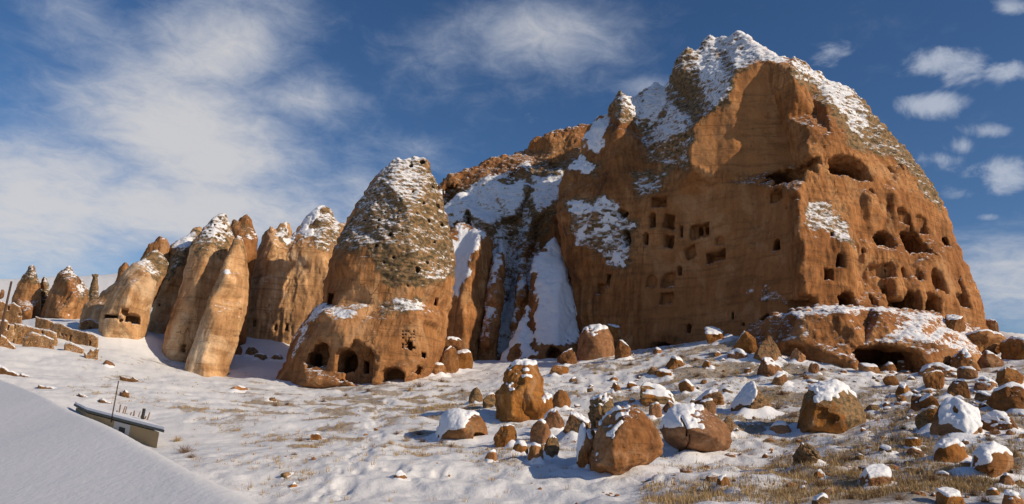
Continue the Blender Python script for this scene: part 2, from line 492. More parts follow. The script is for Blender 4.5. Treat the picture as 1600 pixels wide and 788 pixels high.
_n = len(_cp)
_A = np.zeros((_n + 3, _n + 3))
_A[:_n, :_n] = _phi(((_cp[:, None, :2] - _cp[None, :, :2]) ** 2).sum(-1)) - 0.0
_A[:_n, :_n] -= np.eye(_n) * 0.6
_A[:_n, _n] = 1; _A[:_n, _n + 1:] = _cp[:, :2]; _A[_n:, :_n] = _A[:_n, _n:].T
_wt = np.linalg.solve(_A, np.concatenate([_cp[:, 2], np.zeros(3)]))

BANK = np.array([(-400, 415), (-200, 497), (0, 590), (60, 614), (135, 646), (190, 668), (251, 697), (314, 729), (377, 758), (425, 781), (470, 812), (560, 900), (800, 1150)], float)
_bd = pix_dir(BANK[:, 0], BANK[:, 1])
_bth = np.arctan2(_bd[:, 0], _bd[:, 1]); _bel = _bd[:, 2] / np.hypot(_bd[:, 0], _bd[:, 1])


def base_ground(x, y):
    out = np.zeros_like(x)
    for s in range(0, len(x), 20000):
        xs, ys = x[s:s + 20000], y[s:s + 20000]
        r2 = (xs[:, None] - _cp[None, :, 0]) ** 2 + (ys[:, None] - _cp[None, :, 1]) ** 2
        out[s:s + 20000] = _phi(r2) @ _wt[:_n] + _wt[_n] + xs * _wt[_n + 1] + ys * _wt[_n + 2]
    return out


def bank(x, y):
    """the near snow bank: it climbs away to the right and its crest runs off to the left"""
    r = np.hypot(x, y); th = np.arctan2(x, y)
    el = np.interp(th, _bth, _bel, left=_bel[0], right=_bel[-1])
    sl_ = 0.29 * np.sin(th) + 0.32 * np.cos(th)
    rc = 1.6 / np.maximum(sl_ - el, 0.04)
    up = -1.6 + sl_ * r
    dn = rc * el - 0.45 * (r - rc)
    k = 0.35
    h = np.clip(0.5 + 0.5 * (dn - up) / k, 0, 1)
    z = dn * (1 - h) + up * h - k * h * (1 - h) + 0.03
    z = z + 0.018 * perlin(np.stack([x, y, 0 * x], 1) * .45, 6) * sstep(r, 1, 4)
    return np.where(np.abs(th) < 1.45, z, -1.6 + 0 * z)


def ground_z(x, y, fine=True):
    x = np.asarray(x, float).ravel(); y = np.asarray(y, float).ravel()
    r = np.hypot(x, y)
    far = sstep(r, 420, 900)
    k = np.minimum(1, 420 / np.maximum(r, 1))
    z = base_ground(x * k, y * k) * (1 - far) + 40 * far
    if fine:
        p = np.stack([x, y, 0 * x], 1)
        a = sstep(r, 8, 30) * (1 - 0.75 * np.exp(-((x + 24) / 12) ** 2 - ((y - 42) / 10) ** 2))
        z = z + a * (0.55 * perlin(p * 0.11, 3) + 0.22 * fbm(p * 0.38, 3, 5)) + 0.05 * a * fbm(p * 1.7, 2, 9) + 0.16 * a * sstep(x, -12, 6) * fbm(p * 0.8, 2, 14) + sstep(r, 150, 400) * 3.0 * fbm(p * 0.012, 4, 2)
    b = bank(x, y)
    kk = 0.25
    h = np.clip(0.5 + 0.5 * (z - b) / kk, 0, 1)
    return np.where(r < 45, b * (1 - h) + z * h + kk * h * (1 - h), z)


def hit(px, py, ymax=200, behind=None):
    """where the view through a pixel meets the ground"""
    d = pix_dir(px, py); t = np.concatenate([np.arange(11, 60, 0.2), np.arange(60, ymax, 0.5)]) / d[1]
    if behind: t = t[t * d[1] > behind]
    q = t[:, None] * d
    below = q[:, 2] < ground_z(q[:, 0], q[:, 1])
    if not below.any():
        i = len(t) - 1
    else:
        i = int(np.argmax(below))
    return q[i]


# grass and trodden paths
PATHS = [[(690, 590), (650, 605), (610, 625), (590, 645), (585, 680), (560, 710), (545, 735), (515, 780)], [(560, 720), (640, 735), (700, 738)],
         [(1440, 530), (1380, 600), (1375, 640), (1368, 665), (1385, 690)], [(430, 640), (350, 650), (300, 660)], [(1000, 740), (1060, 760), (1150, 770)]]
PATHW = [np.array([hit(a, b) for a, b in p]) for p in PATHS]


def make_ground():
    th = np.concatenate([np.linspace(-math.pi, -0.80, 50)[:-1], np.linspace(-0.80, 0.80, 860), np.linspace(0.80, math.pi, 50)[1:]])
    r = np.concatenate([np.linspace(0.3, 12, 60)[:-1], np.geomspace(12, 160, 330)[:-1], np.geomspace(160, 9000, 60)])
    T, RR = np.meshgrid(th, r)
    x = (RR * np.sin(T)).ravel(); y = (RR * np.cos(T)).ravel()
    z = ground_z(x, y)
    p = np.stack([x, y, 0 * x], 1)
    tr = np.zeros(len(x))
    for w in PATHW:
        best = np.full(len(x), 1e9)
        for a, b in zip(w[:-1, :2], w[1:, :2]):
            e = b - a; L = e.dot(e)
            tt = np.clip(((x - a[0]) * e[0] + (y - a[1]) * e[1]) / L, 0, 1)
            best = np.minimum(best, np.hypot(x - a[0] - tt * e[0], y - a[1] - tt * e[1]))
        best = best + 0.35 * perlin(p * 0.5, 4)
        tr = np.maximum(tr, 1 - sstep(best, 0.2, 0.65))
    tr *= sstep(perlin(p * 2.0, 8), -0.35, 0.2)
    z -= 0.14 * tr
    rr = np.hypot(x, y)
    calm = (1 - sstep(z - bank(x, y), 0.02, 0.3)) * (rr < 40)
    g = grass_amount(x, y) * (1 - calm) * (1 - tr)
    z += 0.05 * g * perlin(p * 3.0, 6)
    n, m = T.shape
    idx = np.arange(n * m).reshape(n, m)
    Q = np.stack([idx[:-1, :-1].ravel(), idx[:-1, 1:].ravel(), idx[1:, 1:].ravel(), idx[1:, :-1].ravel()], 1)[:, ::-1]
    o = mesh_obj('ground', np.stack([x, y, z], 1), np.ascontiguousarray(Q), M_GROUND, attrs={'grass': g, 'trodden': tr, 'calm': calm})
    tag(o, kind='structure')
    return o


GRASSY = [(330, 645, 130, 26, .5), (150, 598, 100, 22, .4), (720, 725, 160, 30, .42), (250, 560, 50, 16, .35), (520, 745, 120, 20, .35), (600, 640, 280, 65, .78), (480, 690, 60, 14, .7), (700, 650, 70, 40, .6), (1000, 575, 200, 30, .6), (1250, 640, 260, 90, .52), (1400, 740, 260, 60, .46), (1480, 640, 200, 60, .5), (1000, 640, 120, 60, .4), (380, 635, 80, 20, .35), (330, 560, 60, 20, .25), (120, 570, 60, 12, .5), (1150, 560, 120, 40, .65), (1320, 590, 160, 40, .5)]


def grass_amount(x, y):
    z = base_ground(x, y) if len(x) < 5000 else None
    p = np.stack([x, y, 0 * x], 1)
    n = fbm(p * 0.12, 3, 21) * 0.5 + fbm(p * 0.5, 3, 31) * 0.35
    if z is None:
        z = ground_z(x, y, False)
    px, py = proj(np.stack([x, y, z], 1))
    bias = np.zeros(len(x))
    for cx, cy, rx, ry, a in GRASSY:
        bias = np.maximum(bias, a * np.exp(-((px - cx) / rx) ** 2 - ((py - cy) / ry) ** 2) * (y > 8))
    bias = bias * np.clip(.62 + 1.5 * fbm(p * .33, 4, 41, .6), 0, 1.25)
    bias = bias + .25 * sstep(px, 860, 1040) * (y < 100) * (y > 12)
    return np.clip(bias + n * 0.85 - 0.10, 0, 1) * (y > 5) * (np.hypot(x, y) < 170)


make_ground()

# ------------------------------------------------------------------ carved rock masses


def rock(name, label, cat, outline, inner=(), creases=(), step=2.0, dstep=0.3, rad=3.0, bulge=1.0, thick=6.0, caves=(), lumps=(),
         weather=(), snow=(), fresh=(), disp=(0.25, 0.3), mat=None, group=None, soft=1.5, vert=0.6, base=None, ledge=0.3, seed=1, jag=1.0):
    """A solid rock mass. outline: silhouette points (px, py, metres ahead); inner: points of the face with their own distance."""
    mat = mat or M_ROCK
    O = np.array(outline, float); I = np.array(inner, float).reshape(-1, 3)
    x0, y0 = O[:, 0].min() - 4 * step, O[:, 1].min() - 4 * step
    x1, y1 = O[:, 0].max() + 4 * step, O[:, 1].max() + 4 * step
    gx = np.arange(x0, x1, step); gy = np.arange(y0, y1, step)
    X, Yp = np.meshgrid(gx, gy, indexing='ij')
    allp = np.concatenate([O, I])
    far = np.array([(x0 - 50, y0 - 50, 0), (x1 + 50, y0 - 50, 0), (x1 + 50, y1 + 50, 0), (x0 - 50, y1 + 50, 0)], float)
    for q in far:
        q[2] = O[np.argmin(((O[:, :2] - q[:2]) ** 2).sum(1)), 2]
    allp = np.concatenate([allp, far])
    n = len(O)
    edges = [(i, (i + 1) % n) for i in range(n)]
    for cr in creases:
        ids = [int(np.argmin(((allp[:, :2] - np.array(c)) ** 2).sum(1))) for c in cr]
        edges += [(a, b) for a, b in zip(ids[:-1], ids[1:]) if a != b]
    vs, _, tris, ov, _, _ = delaunay_2d_cdt([Vector((a, b)) for a, b in allp[:, :2]], edges, [], 0, 1e-4)
    dep = []
    for k, v in enumerate(vs):
        if ov[k]:
            dep.append(allp[ov[k][0], 2])
        else:
            dd = ((allp[:, :2] - np.array(v)) ** 2).sum(1); j = np.argsort(dd)[:3]; w = 1 / (dd[j] + 1); dep.append((allp[j, 2] * w).sum() / w.sum())
    yf = np.full(X.shape, O[:, 2].mean())
    for tr in tris:
        a, b, c = [np.array(vs[k]) for k in tr]
        det = (b[0] - a[0]) * (c[1] - a[1]) - (c[0] - a[0]) * (b[1] - a[1])
        if abs(det) < 1e-9: continue
        i0 = max(0, int((min(a[0], b[0], c[0]) - x0) / step)); i1 = int((max(a[0], b[0], c[0]) - x0) / step) + 2
        j0 = max(0, int((min(a[1], b[1], c[1]) - y0) / step)); j1 = int((max(a[1], b[1], c[1]) - y0) / step) + 2
        xs = X[i0:i1, j0:j1]; ys = Yp[i0:i1, j0:j1]
        if xs.size == 0: continue
        w1 = ((xs - a[0]) * (c[1] - a[1]) - (c[0] - a[0]) * (ys - a[1])) / det
        w2 = ((b[0] - a[0]) * (ys - a[1]) - (xs - a[0]) * (b[1] - a[1])) / det
        m = (w1 >= -1e-6) & (w2 >= -1e-6) & (w1 + w2 <= 1 + 1e-6)
        val = dep[tr[0]] * (1 - w1 - w2) + dep[tr[1]] * w1 + dep[tr[2]] * w2
        yf[i0:i1, j0:j1][m] = val[m]
    yf = blur(yf, soft)
    mpp = O[:, 2].mean() / FOC
    wob = gnoise(X.shape, (max(1, (x1 - x0) / 14), max(1, (y1 - y0) / 14)), seed) * 1.6 + gnoise(X.shape, (max(1, (x1 - x0) / 5), max(1, (y1 - y0) / 5)), seed + 1) * 1.2
    wob = wob * jag
    d = (poly_dist(O, X, Yp) + wob * min(1.0, step / 1.2)) * mpp
    q = np.maximum(rad - d, 0) / rad
    B = max(rad * bulge, 0.2)
    rb = max(rad, thick * 0.6)
    qb = np.maximum(rb - d, 0) / rb
    ylo = yf.min() - B - 2.5; yhi = yf.max() + thick + 1.0
    ga = np.arange(ylo, yhi, dstep).astype(np.float32)
    yf3 = yf.astype(np.float32)[:, :, None]
    A = yf3 - ga[None, None, :]
    q3 = q.astype(np.float32)[:, :, None]; qb3 = qb.astype(np.float32)[:, :, None]
    f = np.where(A > 0, (np.sqrt(q3 ** 2 + (A / B) ** 2) - 1) * B, (np.sqrt(qb3 ** 2 + (A / thick) ** 2) - 1) * min(B, thick))
    f = np.clip(f, -1.6, 1.6).astype(np.float32)
    sx, sy, sz = (x1 - x0) * mpp, (y1 - y0) * mpp, yhi - ylo
    fade = sstep(d, 0.0, 2.2).astype(np.float32)[:, :, None]
    for k, (amp, lx, lz) in enumerate(lumps):
        f += fade * amp * gnoise(f.shape, (max(1, sx / lx), max(1, sy / lz), max(1, sz / lx)), seed * 31 + k)
    for cv in caves:
        cx, cy, w, h, dp = cv[:5]
        shape = cv[5] if len(cv) > 5 else 'arch'
        az = math.radians(cv[6]) if len(cv) > 6 else 0.0
        tilt = math.radians(cv[7]) if len(cv) > 7 else 0.0
        ii = int(round((cx - x0) / step)); jj = int(round((cy - y0) / step))
        if not (0 <= ii < f.shape[0] and 0 <= jj < f.shape[1]): continue
        col = f[ii, jj]
        neg = np.nonzero(col < 0)[0]
        if len(neg) == 0: continue
        Yc = ga[neg[0]]
        C = P(cx, cy, Yc)
        mp = Yc / FOC * 1.02
        W2, H2 = w * mp / 2, h * mp / 2
        ext = (max(w, h) * 0.8 + dp / mp * 0.5 + 10) / step
        a0, a1 = max(0, int(ii - ext)), min(f.shape[0], int(ii + ext)); b0, b1 = max(0, int(jj - ext)), min(f.shape[1], int(jj + ext))
        c0, c1 = max(0, int((Yc - 4 - ylo) / dstep)), min(f.shape[2], int((Yc + dp + 3 - ylo) / dstep))
        dirs = pix_dir(X[a0:a1, b0:b1], Yp[a0:a1, b0:b1]); dirs = dirs / dirs[..., 1:2]
        G = ga[c0:c1][None, None, :]
        rx = dirs[..., 0][:, :, None] * G - C[0]; ry = G - C[1]; rz = dirs[..., 2][:, :, None] * G - C[2]
        into = (math.sin(az), math.cos(az))
        l = rx * into[1] - ry * into[0]; dpth = rx * into[0] + ry * into[1]
        ct, st = math.cos(tilt), math.sin(tilt)
        l, rz = l * ct + rz * st, -l * st + rz * ct
        nz = min(0.26 * min(W2, H2), .6) * (gnoise(l.shape, [max(1, s * 0.10) for s in l.shape], int(cx * 7 + cy)) + .6 * gnoise(l.shape, [max(1, s * 0.28) for s in l.shape], int(cx * 3 + cy)))
        if shape == 'box':
            rr = 0.12 * min(W2, H2)
            ax = np.abs(l) - W2 + rr; az_ = np.abs(rz) - H2 + rr
            s2 = np.hypot(np.maximum(ax, 0), np.maximum(az_, 0)) + np.minimum(np.maximum(ax, az_), 0) - rr
        elif shape == 'round':
            s2 = (np.sqrt((l / W2) ** 2 + (rz / H2) ** 2) - 1) * min(W2, H2)
        else:
            hh = H2 - min(W2, H2) * 0.9
            up = np.where(rz > hh, np.sqrt((l / W2) ** 2 + ((rz - hh) / (H2 - hh)) ** 2), np.abs(l / W2))
            s2 = np.maximum((up - 1) * W2, -H2 - rz)
        s2 = s2 + nz
        sd = np.maximum(s2 + 0.10 * np.maximum(dpth, 0) * min(W2, H2) / max(dp, .5), dpth - dp)
        sub = f[a0:a1, b0:b1, c0:c1]
        k = 0.06; mneg = -sd
        hmx = np.clip(0.5 - 0.5 * (mneg - sub) / k, 0, 1)
        f[a0:a1, b0:b1, c0:c1] = np.clip(mneg * (1 - hmx) + sub * hmx + k * hmx * (1 - hmx), -1.6, 1.6)
    f[0], f[-1], f[:, 0], f[:, -1], f[:, :, 0], f[:, :, -1] = 1.6, 1.6, 1.6, 1.6, 1.6, 1.6
    vg = openvdb.FloatGrid(1.6); vg.copyFromArray(np.ascontiguousarray(f))
    pt, Q = vg.convertToQuads(0.0)
    V = P(x0 + pt[:, 0] * step, y0 + pt[:, 1] * step, ylo + pt[:, 2] * dstep)
    Q = Q.astype(np.int64)
    # drop small loose crumbs far below ground and orient outwards
    N = normals(V, Q)
    vol = (V[Q[:, 0]] * np.cross(V[Q[:, 1]] - V[Q[:, 0]], V[Q[:, 2]] - V[Q[:, 0]])).sum()
    cen = V.mean(0)
    if ((V - cen) * N).sum() < 0:
        Q = Q[:, ::-1].copy(); N = -N
    px, py = proj(V)
    wz = np.zeros(len(V)); sz_ = np.zeros(len(V))
    nj = fbm(V * 0.30, 4, seed, 0.6) * 11 + fbm(V * np.array([1.3, 1.3, .5]), 3, seed + 4) * 5
    for poly, val in weather:
        dd = poly_dist(np.array(poly, float), px, py) + nj
        wz = np.maximum(wz, val * sstep(dd, -12, 11))
    for poly, val in snow:
        dd = poly_dist(np.array(poly, float), px, py) + nj * 0.8
        if val >= 0:
            sz_ = np.maximum(sz_, val * sstep(dd, -3, 3))
        else:
            sz_ = sz_ * (1 - sstep(dd, -2, 2)) + val * sstep(dd, -2, 2)
    fr = np.zeros(len(V))
    for poly, val in fresh:
        fr = np.maximum(fr, val * sstep(poly_dist(np.array(poly, float), px, py) + nj * .35, -3, 5))
    amp, lam = disp
    dv = amp * fbm(V * (1 / lam) * np.array([1, 1, 0.75]), 4, seed + 2, 0.55)
    dv += vert * amp * fbm(V * np.array([1.1, 1.1, 0.10]), 3, seed + 5, ridge=True) * (1 - wz) * (1 - .85 * fr)
    dv *= (1 - .45 * fr)
    dv += ledge * (0.15 + wz) * (0.8 * fbm(V * np.array([0.42, 0.42, 0.7]), 4, seed + 6, 0.6) + 0.40 * fbm(V * np.array([1.2, 1.2, 1.6]), 4, seed + 7, 0.68))
    V0 = V
    V = V + N * dv[:, None]
    if base is None:
        m = V[:, 2].min(); base = (float(np.median(V[:, 0])), float(np.median(V[:, 1])), float(m))
    o = mesh_obj(name, V, Q, mat, origin=base, attrs={'weather': wz, 'snow': sz_, 'fresh': fr})
    if label: tag(o, label, cat, group)
    if sz_.max() > 0.94:
        t = sstep(sz_ + .25 * fbm(V * .9, 3, seed + 8), 0.72, 1.0) * sstep(N[:, 2], -.25, .1)
        up = V0 + N * (t * .34 - .10 + .05 * fbm(V0 * .5, 3, seed + 12) * t)[:, None]
        keep = (t[Q] > 0.02).any(1)
        if keep.sum() > 50:
            used = np.unique(Q[keep]); mp = -np.ones(len(V), np.int64); mp[used] = np.arange(len(used))
            sh = mesh_obj('snow_sheet', up[used] - np.array(base), mp[Q[keep]], M_SNOW, o); sh['kind'] = 'stuff'
    return o


# ------------------------------------------------------------------ the great cliff
MAIN = [(905, 600, 123), (905, 548, 123), (903, 510, 123), (897, 456, 123.5), (880, 395, 124), (871, 335, 123), (876, 292, 125), (889, 262, 126), (905, 250, 127),
        (912, 217, 128), (923, 199, 130), (934, 184, 131), (950, 183, 131), (954, 167, 128), (962, 150, 127), (970, 141, 126), (980, 148, 126), (989, 154, 127), (998, 150, 130),
        (1007, 139, 132), (1022, 130, 133), (1037, 136, 132), (1046, 130, 129), (1050, 110, 125), (1061, 88, 124), (1075, 73, 123), (1085, 80, 124), (1096, 75, 125), (1099, 62, 126),
        (1108, 55, 126), (1120, 62, 126), (1132, 60, 125), (1142, 55, 124), (1153, 51, 123), (1166, 57, 121), (1177, 66, 119), (1199, 79, 116), (1232, 95, 112), (1240, 92, 113),
        (1266, 105, 114), (1293, 125, 114), (1324, 137, 114), (1351, 159, 113), (1386, 200, 112), (1416, 236, 111), (1454, 286, 111), (1476, 329, 110), (1497, 390, 109), (1517, 438, 108),
        (1533, 471, 107), (1537, 495, 107), (1543, 514, 106), (1545, 600, 106)]
MIN_ = [(1236, 105, 109), (1250, 150, 107), (1262, 200, 104.5), (1260, 250, 102), (1257, 285, 100.5),
        (1266, 152, 111), (1276, 180, 109.5), (1292, 170, 107.5), (1300, 215, 104), (1330, 200, 107.5), (1325, 240, 103.5),
        (1290, 296, 100.5), (1345, 296, 102.5), (1360, 310, 101), (1376, 300, 103.2), (1386, 320, 104), (1396, 300, 103), (1400, 340, 101.8), (1440, 310, 107), (1262, 318, 99.5), (1292, 314, 99.8), (1328, 344, 99.6),
        (1262, 352, 96.4), (1295, 366, 96), (1328, 380, 96.2), (1338, 372, 100.2), (1341, 430, 99.4), (1342, 340, 101.5), (1380, 352, 102.2), (1450, 372, 105.2), (1365, 388, 99.6), (1410, 398, 99.4), (1460, 402, 101.8), (1480, 396, 104.5), (1372, 382, 101.8), (1420, 392, 102), (1490, 425, 105),
        (1285, 410, 95.6), (1330, 400, 96.0), (1334, 440, 96.2), (1352, 445, 98.8), (1358, 410, 98.9), (1385, 445, 98.6), (1398, 440, 97.2), (1404, 465, 96.8), (1420, 430, 98.8), (1440, 445, 98.2), (1446, 470, 97.8), (1480, 470, 101.5), (1525, 490, 105), (1270, 470, 95.2), (1330, 480, 95.4), (1420, 490, 97), (1270, 560, 96), (1400, 560, 97), (1520, 560, 104),
        (1245, 300, 97), (1249, 340, 96.2), (1246, 362, 95.4), (1255, 388, 94.6), (1247, 425, 95), (1256, 448, 93.6), (1250, 470, 94), (1250, 540, 93.5), (1234, 320, 100.5), (1238, 400, 99.5), (1240, 480, 98.5), (1237, 540, 98),
        (1150, 108, 109.4), (1192, 99, 110.6), (1206, 140, 110.8), (1222, 185, 110.6), (1236, 235, 110.0), (1243, 258, 109.3),
        (1083, 198, 108.5), (1077, 257, 107.6), (1114, 169, 108.4), (1143, 161, 108.5), (1147, 119, 109.0), (1180, 277, 108.9), (1150, 220, 108.3),
        (1201, 97, 110.3), (1214, 140, 109.3), (1230, 185, 108.4), (1244, 235, 107), (1251, 258, 105.6),
        (1080, 268, 108.4), (1130, 285, 107.6), (1180, 290, 106.5), (1100, 302, 109.6),
        (1000, 300, 117), (1060, 300, 112.5), (1100, 400, 109.5), (1180, 400, 104.2), (1030, 400, 114.6), (1000, 480, 114.5), (1100, 500, 108.6), (1180, 480, 103.3), (1050, 540, 111), (1150, 540, 104.5),
        (1010, 230, 121), (1060, 250, 114), (1080, 160, 118.5), (1130, 100, 118), (1030, 170, 125), (1000, 190, 125), (1145, 88, 117.5), (1064, 115, 121.5), (1060, 170, 118.5), (1092, 110, 120),
        (972, 165, 123.5), (965, 200, 121.5), (955, 280, 119), (930, 330, 118), (960, 400, 118.5), (985, 350, 117), (990, 420, 116), (900, 300, 123), (890, 400, 122), (920, 480, 120.5), (960, 500, 117.5),
        (985, 540, 115), (910, 540, 121), (1003, 210, 125), (1010, 262, 119.5), (930, 230, 126)]
MC = [[(1192, 99), (1206, 140), (1222, 185), (1236, 235), (1243, 258)], [(1201, 97), (1214, 140), (1230, 185), (1244, 235), (1251, 258), (1257, 285), (1245, 300), (1249, 340), (1246, 362), (1255, 388), (1247, 425), (1256, 448), (1250, 470), (1250, 540)],
      [(1232, 320), (1236, 400), (1238, 480), (1235, 540)], [(1077, 257), (1180, 277), (1243, 258)], [(1080, 268), (1130, 285), (1180, 290)],
      [(1083, 198), (1114, 169), (1143, 161), (1147, 119), (1150, 108), (1192, 99)], [(1083, 198), (1077, 257)]]
def fwd(pts):
    return [(a, b, c - 5.0 * float(sstep(np.array(a), 1090, 1255))) for a, b, c in pts]


S = 38  # the shaded wall turns away to the left, so its chambers run to the right
MCAVES = [
    (1029, 315, 26, 18, 3, 'box', S), (1020, 344, 11, 26, 3, 'arch', S), (1046, 346, 19, 24, 3, 'box', S, -12), (1045, 378, 19, 24, 3, 'box', S, -10), (1009, 373, 9, 22, 2, 'arch', S), (1065, 362, 6, 20, 2, 'box', S),
    (1094, 359, 38, 24, 2.2, 'box', S), (1095, 361, 8, 15, 5, 'arch', S), (1106, 361, 6, 13, 4, 'arch', S), (1118, 401, 36, 20, 3.2, 'box', S, 4), (1123, 376, 17, 17, .9, 'arch', S), (1080, 395, 18, 20, 1.2, 'box', S, 20),
    (1018, 440, 14, 17, .7, 'arch', S), (1045, 437, 22, 25, 1.4, 'arch', S), (1062, 423, 8, 16, 2, 'arch', S), (1041, 466, 24, 20, 1.2, 'box', S), (950, 438, 9, 22, 2.4, 'arch', S), (939, 452, 14, 20, 1.1, 'box', S),
    (1077, 514, 9, 16, 2.5, 'arch', S), (1161, 507, 6, 6, 2, 'box', S), (1145, 494, 4, 14, 2, 'box', S), (1214, 381, 12, 21, 4, 'arch', S), (1035, 548, 42, 30, 4, 'arch', S), (974, 335, 16, 16, 3, 'round', S), (979, 376, 18, 30, 4, 'round', S),
    (1194, 496, 20, 7, 3, 'box', S, 25),
    (1234, 274, 60, 52, 17, 'arch', 6), (1215, 304, 20, 18, 2.5, 'box', 20), (1238, 312, 15, 14, 3, 'arch'), (1197, 284, 20, 8, 2, 'box', 20),
    (1326, 261, 82, 46, 8, 'arch'), (1272, 255, 11, 16, 3, 'box'), (1409, 261, 12, 18, 4, 'arch', -20), (1391, 266, 9, 15, 3, 'arch', -20),
    (1293, 429, 16, 23, 4, 'box'), (1313, 406, 14, 28, 4, 'arch'), (1380, 374, 38, 32, 4.5, 'arch'), (1427, 378, 62, 46, 8, 'arch', -8), (1477, 378, 17, 21, 4, 'round', -20), (1378, 423, 40, 27, 1.4, 'box'),
    (1384, 414, 5, 6, 3, 'box'), (1384, 424, 5, 6, 3, 'box'), (1411, 426, 8, 21, 3, 'arch'), (1465, 438, 42, 40, 7, 'arch', -8), (1324, 468, 32, 26, 6, 'arch'), (1262, 474, 46, 28, 5, 'arch'), (1365, 470, 15, 19, 1.2, 'arch'),
    (1388, 461, 15, 36, 2.5, 'arch'), (1400, 473, 40, 20, 3.5, 'arch'), (1425, 470, 25, 30, 6, 'arch'), (1458, 475, 42, 32, 6, 'box', -8), (1506, 471, 38, 26, 6, 'box', -15), (1435, 431, 15, 22, .8, 'arch'), (1411, 337, 32, 32, 1.5, 'arch'), (1440, 350, 30, 40, 1.0, 'arch', -10), (1345, 408, 16, 70, .8, 'arch'), (1500, 440, 20, 50, .7, 'arch', -20),
    (1300, 365, 8, 12, 1.0, 'arch'), (1350, 392, 7, 10, 1.5, 'arch'), (1360, 300, 12, 16, .8, 'arch')]
UPL = [(945, 130), (1050, 40), (1240, 85), (1192, 99), (1150, 108), (1145, 160), (1114, 170), (1085, 198), (1077, 264), (1035, 258), (1008, 246), (998, 210), (985, 190), (958, 190)]
rock('rock_cliff', 'huge orange tuff cliff with snowy summit, honeycombed with cave rooms', 'cliff', fwd(MAIN), fwd(MIN_), MC, step=2.0, dstep=0.28, rad=1.6, bulge=0.9, thick=14, jag=1.5,
     caves=MCAVES, lumps=[(0.75, 6, 11), (0.30, 2.8, 6.5), (.10, 1.2, 2)], soft=0.8, disp=(0.17, 2.0), vert=1.0, ledge=0.32, seed=3,
     fresh=[([(1150, 108), (1192, 99), (1206, 140), (1222, 185), (1236, 235), (1243, 258), (1180, 277), (1077, 257), (1083, 198), (1114, 169), (1143, 161), (1147, 119)], 1.0), ([(1010, 320), (1080, 280), (1180, 290), (1235, 312), (1242, 480), (1235, 545), (1090, 545), (1000, 500)], .7)],
     weather=[(UPL, 1.0), ([(1236, 85), (1345, 135), (1445, 260), (1485, 325), (1465, 330), (1400, 250), (1350, 235), (1322, 225), (1305, 185), (1270, 145), (1245, 118)], 1.0),
              ([(1258, 322), (1290, 316), (1325, 346), (1330, 380), (1290, 366), (1255, 350)], .9), ([(886, 312), (945, 304), (990, 345), (988, 405), (975, 414), (930, 398), (892, 350)], 1.0),
              ([(985, 270), (1045, 262), (1030, 300), (1000, 310)], .9), ([(905, 245), (940, 260), (930, 275), (885, 262)], .8), ([(1195, 455), (1230, 470), (1180, 470)], .6)],
     snow=[(UPL, 0.30), ([(1009, 241), (1018, 209), (1033, 178), (1055, 166), (1070, 184), (1077, 217), (1072, 261), (1044, 257), (1033, 239)], .62),
           ([(1096, 77), (1117, 85), (1130, 115), (1145, 130), (1140, 150), (1120, 165), (1105, 160), (1090, 120), (1085, 95)], .66),
           ([(1096, 75), (1108, 50), (1153, 45), (1177, 60), (1232, 90), (1215, 98), (1190, 92), (1165, 100), (1150, 105), (1135, 85)], .55),
           ([(975, 150), (1000, 155), (1022, 126), (1046, 130), (1040, 165), (1020, 200), (1000, 195), (985, 172)], .72),
           ([(1052, 125), (1070, 110), (1090, 150), (1100, 185), (1085, 198), (1078, 180), (1060, 165)], -.35),
           ([(912, 217), (934, 182), (952, 183), (945, 215), (937, 239), (915, 228)], 1.0),
           ([(1236, 90), (1266, 101), (1300, 125), (1330, 135), (1348, 160), (1360, 200), (1340, 210), (1310, 172), (1290, 150), (1260, 128), (1245, 112)], .6),
           ([(1345, 160), (1440, 270), (1478, 325), (1465, 330), (1400, 252), (1350, 225)], .22),
           ([(888, 315), (925, 318), (945, 306), (965, 316), (978, 330), (988, 355), (985, 400), (975, 412), (950, 408), (930, 395), (905, 385), (892, 350)], .82),
           ([(885, 262), (905, 247), (932, 264), (910, 274)], .9), ([(888, 315), (920, 315), (918, 326), (890, 326)], .9),
           ([(1258, 322), (1290, 316), (1325, 346), (1330, 385), (1290, 372), (1255, 350)], .38), ([(990, 285), (1040, 265), (1030, 300), (1000, 310)], .42), ([(1165, 452), (1215, 452), (1235, 470), (1190, 468)], .55)])

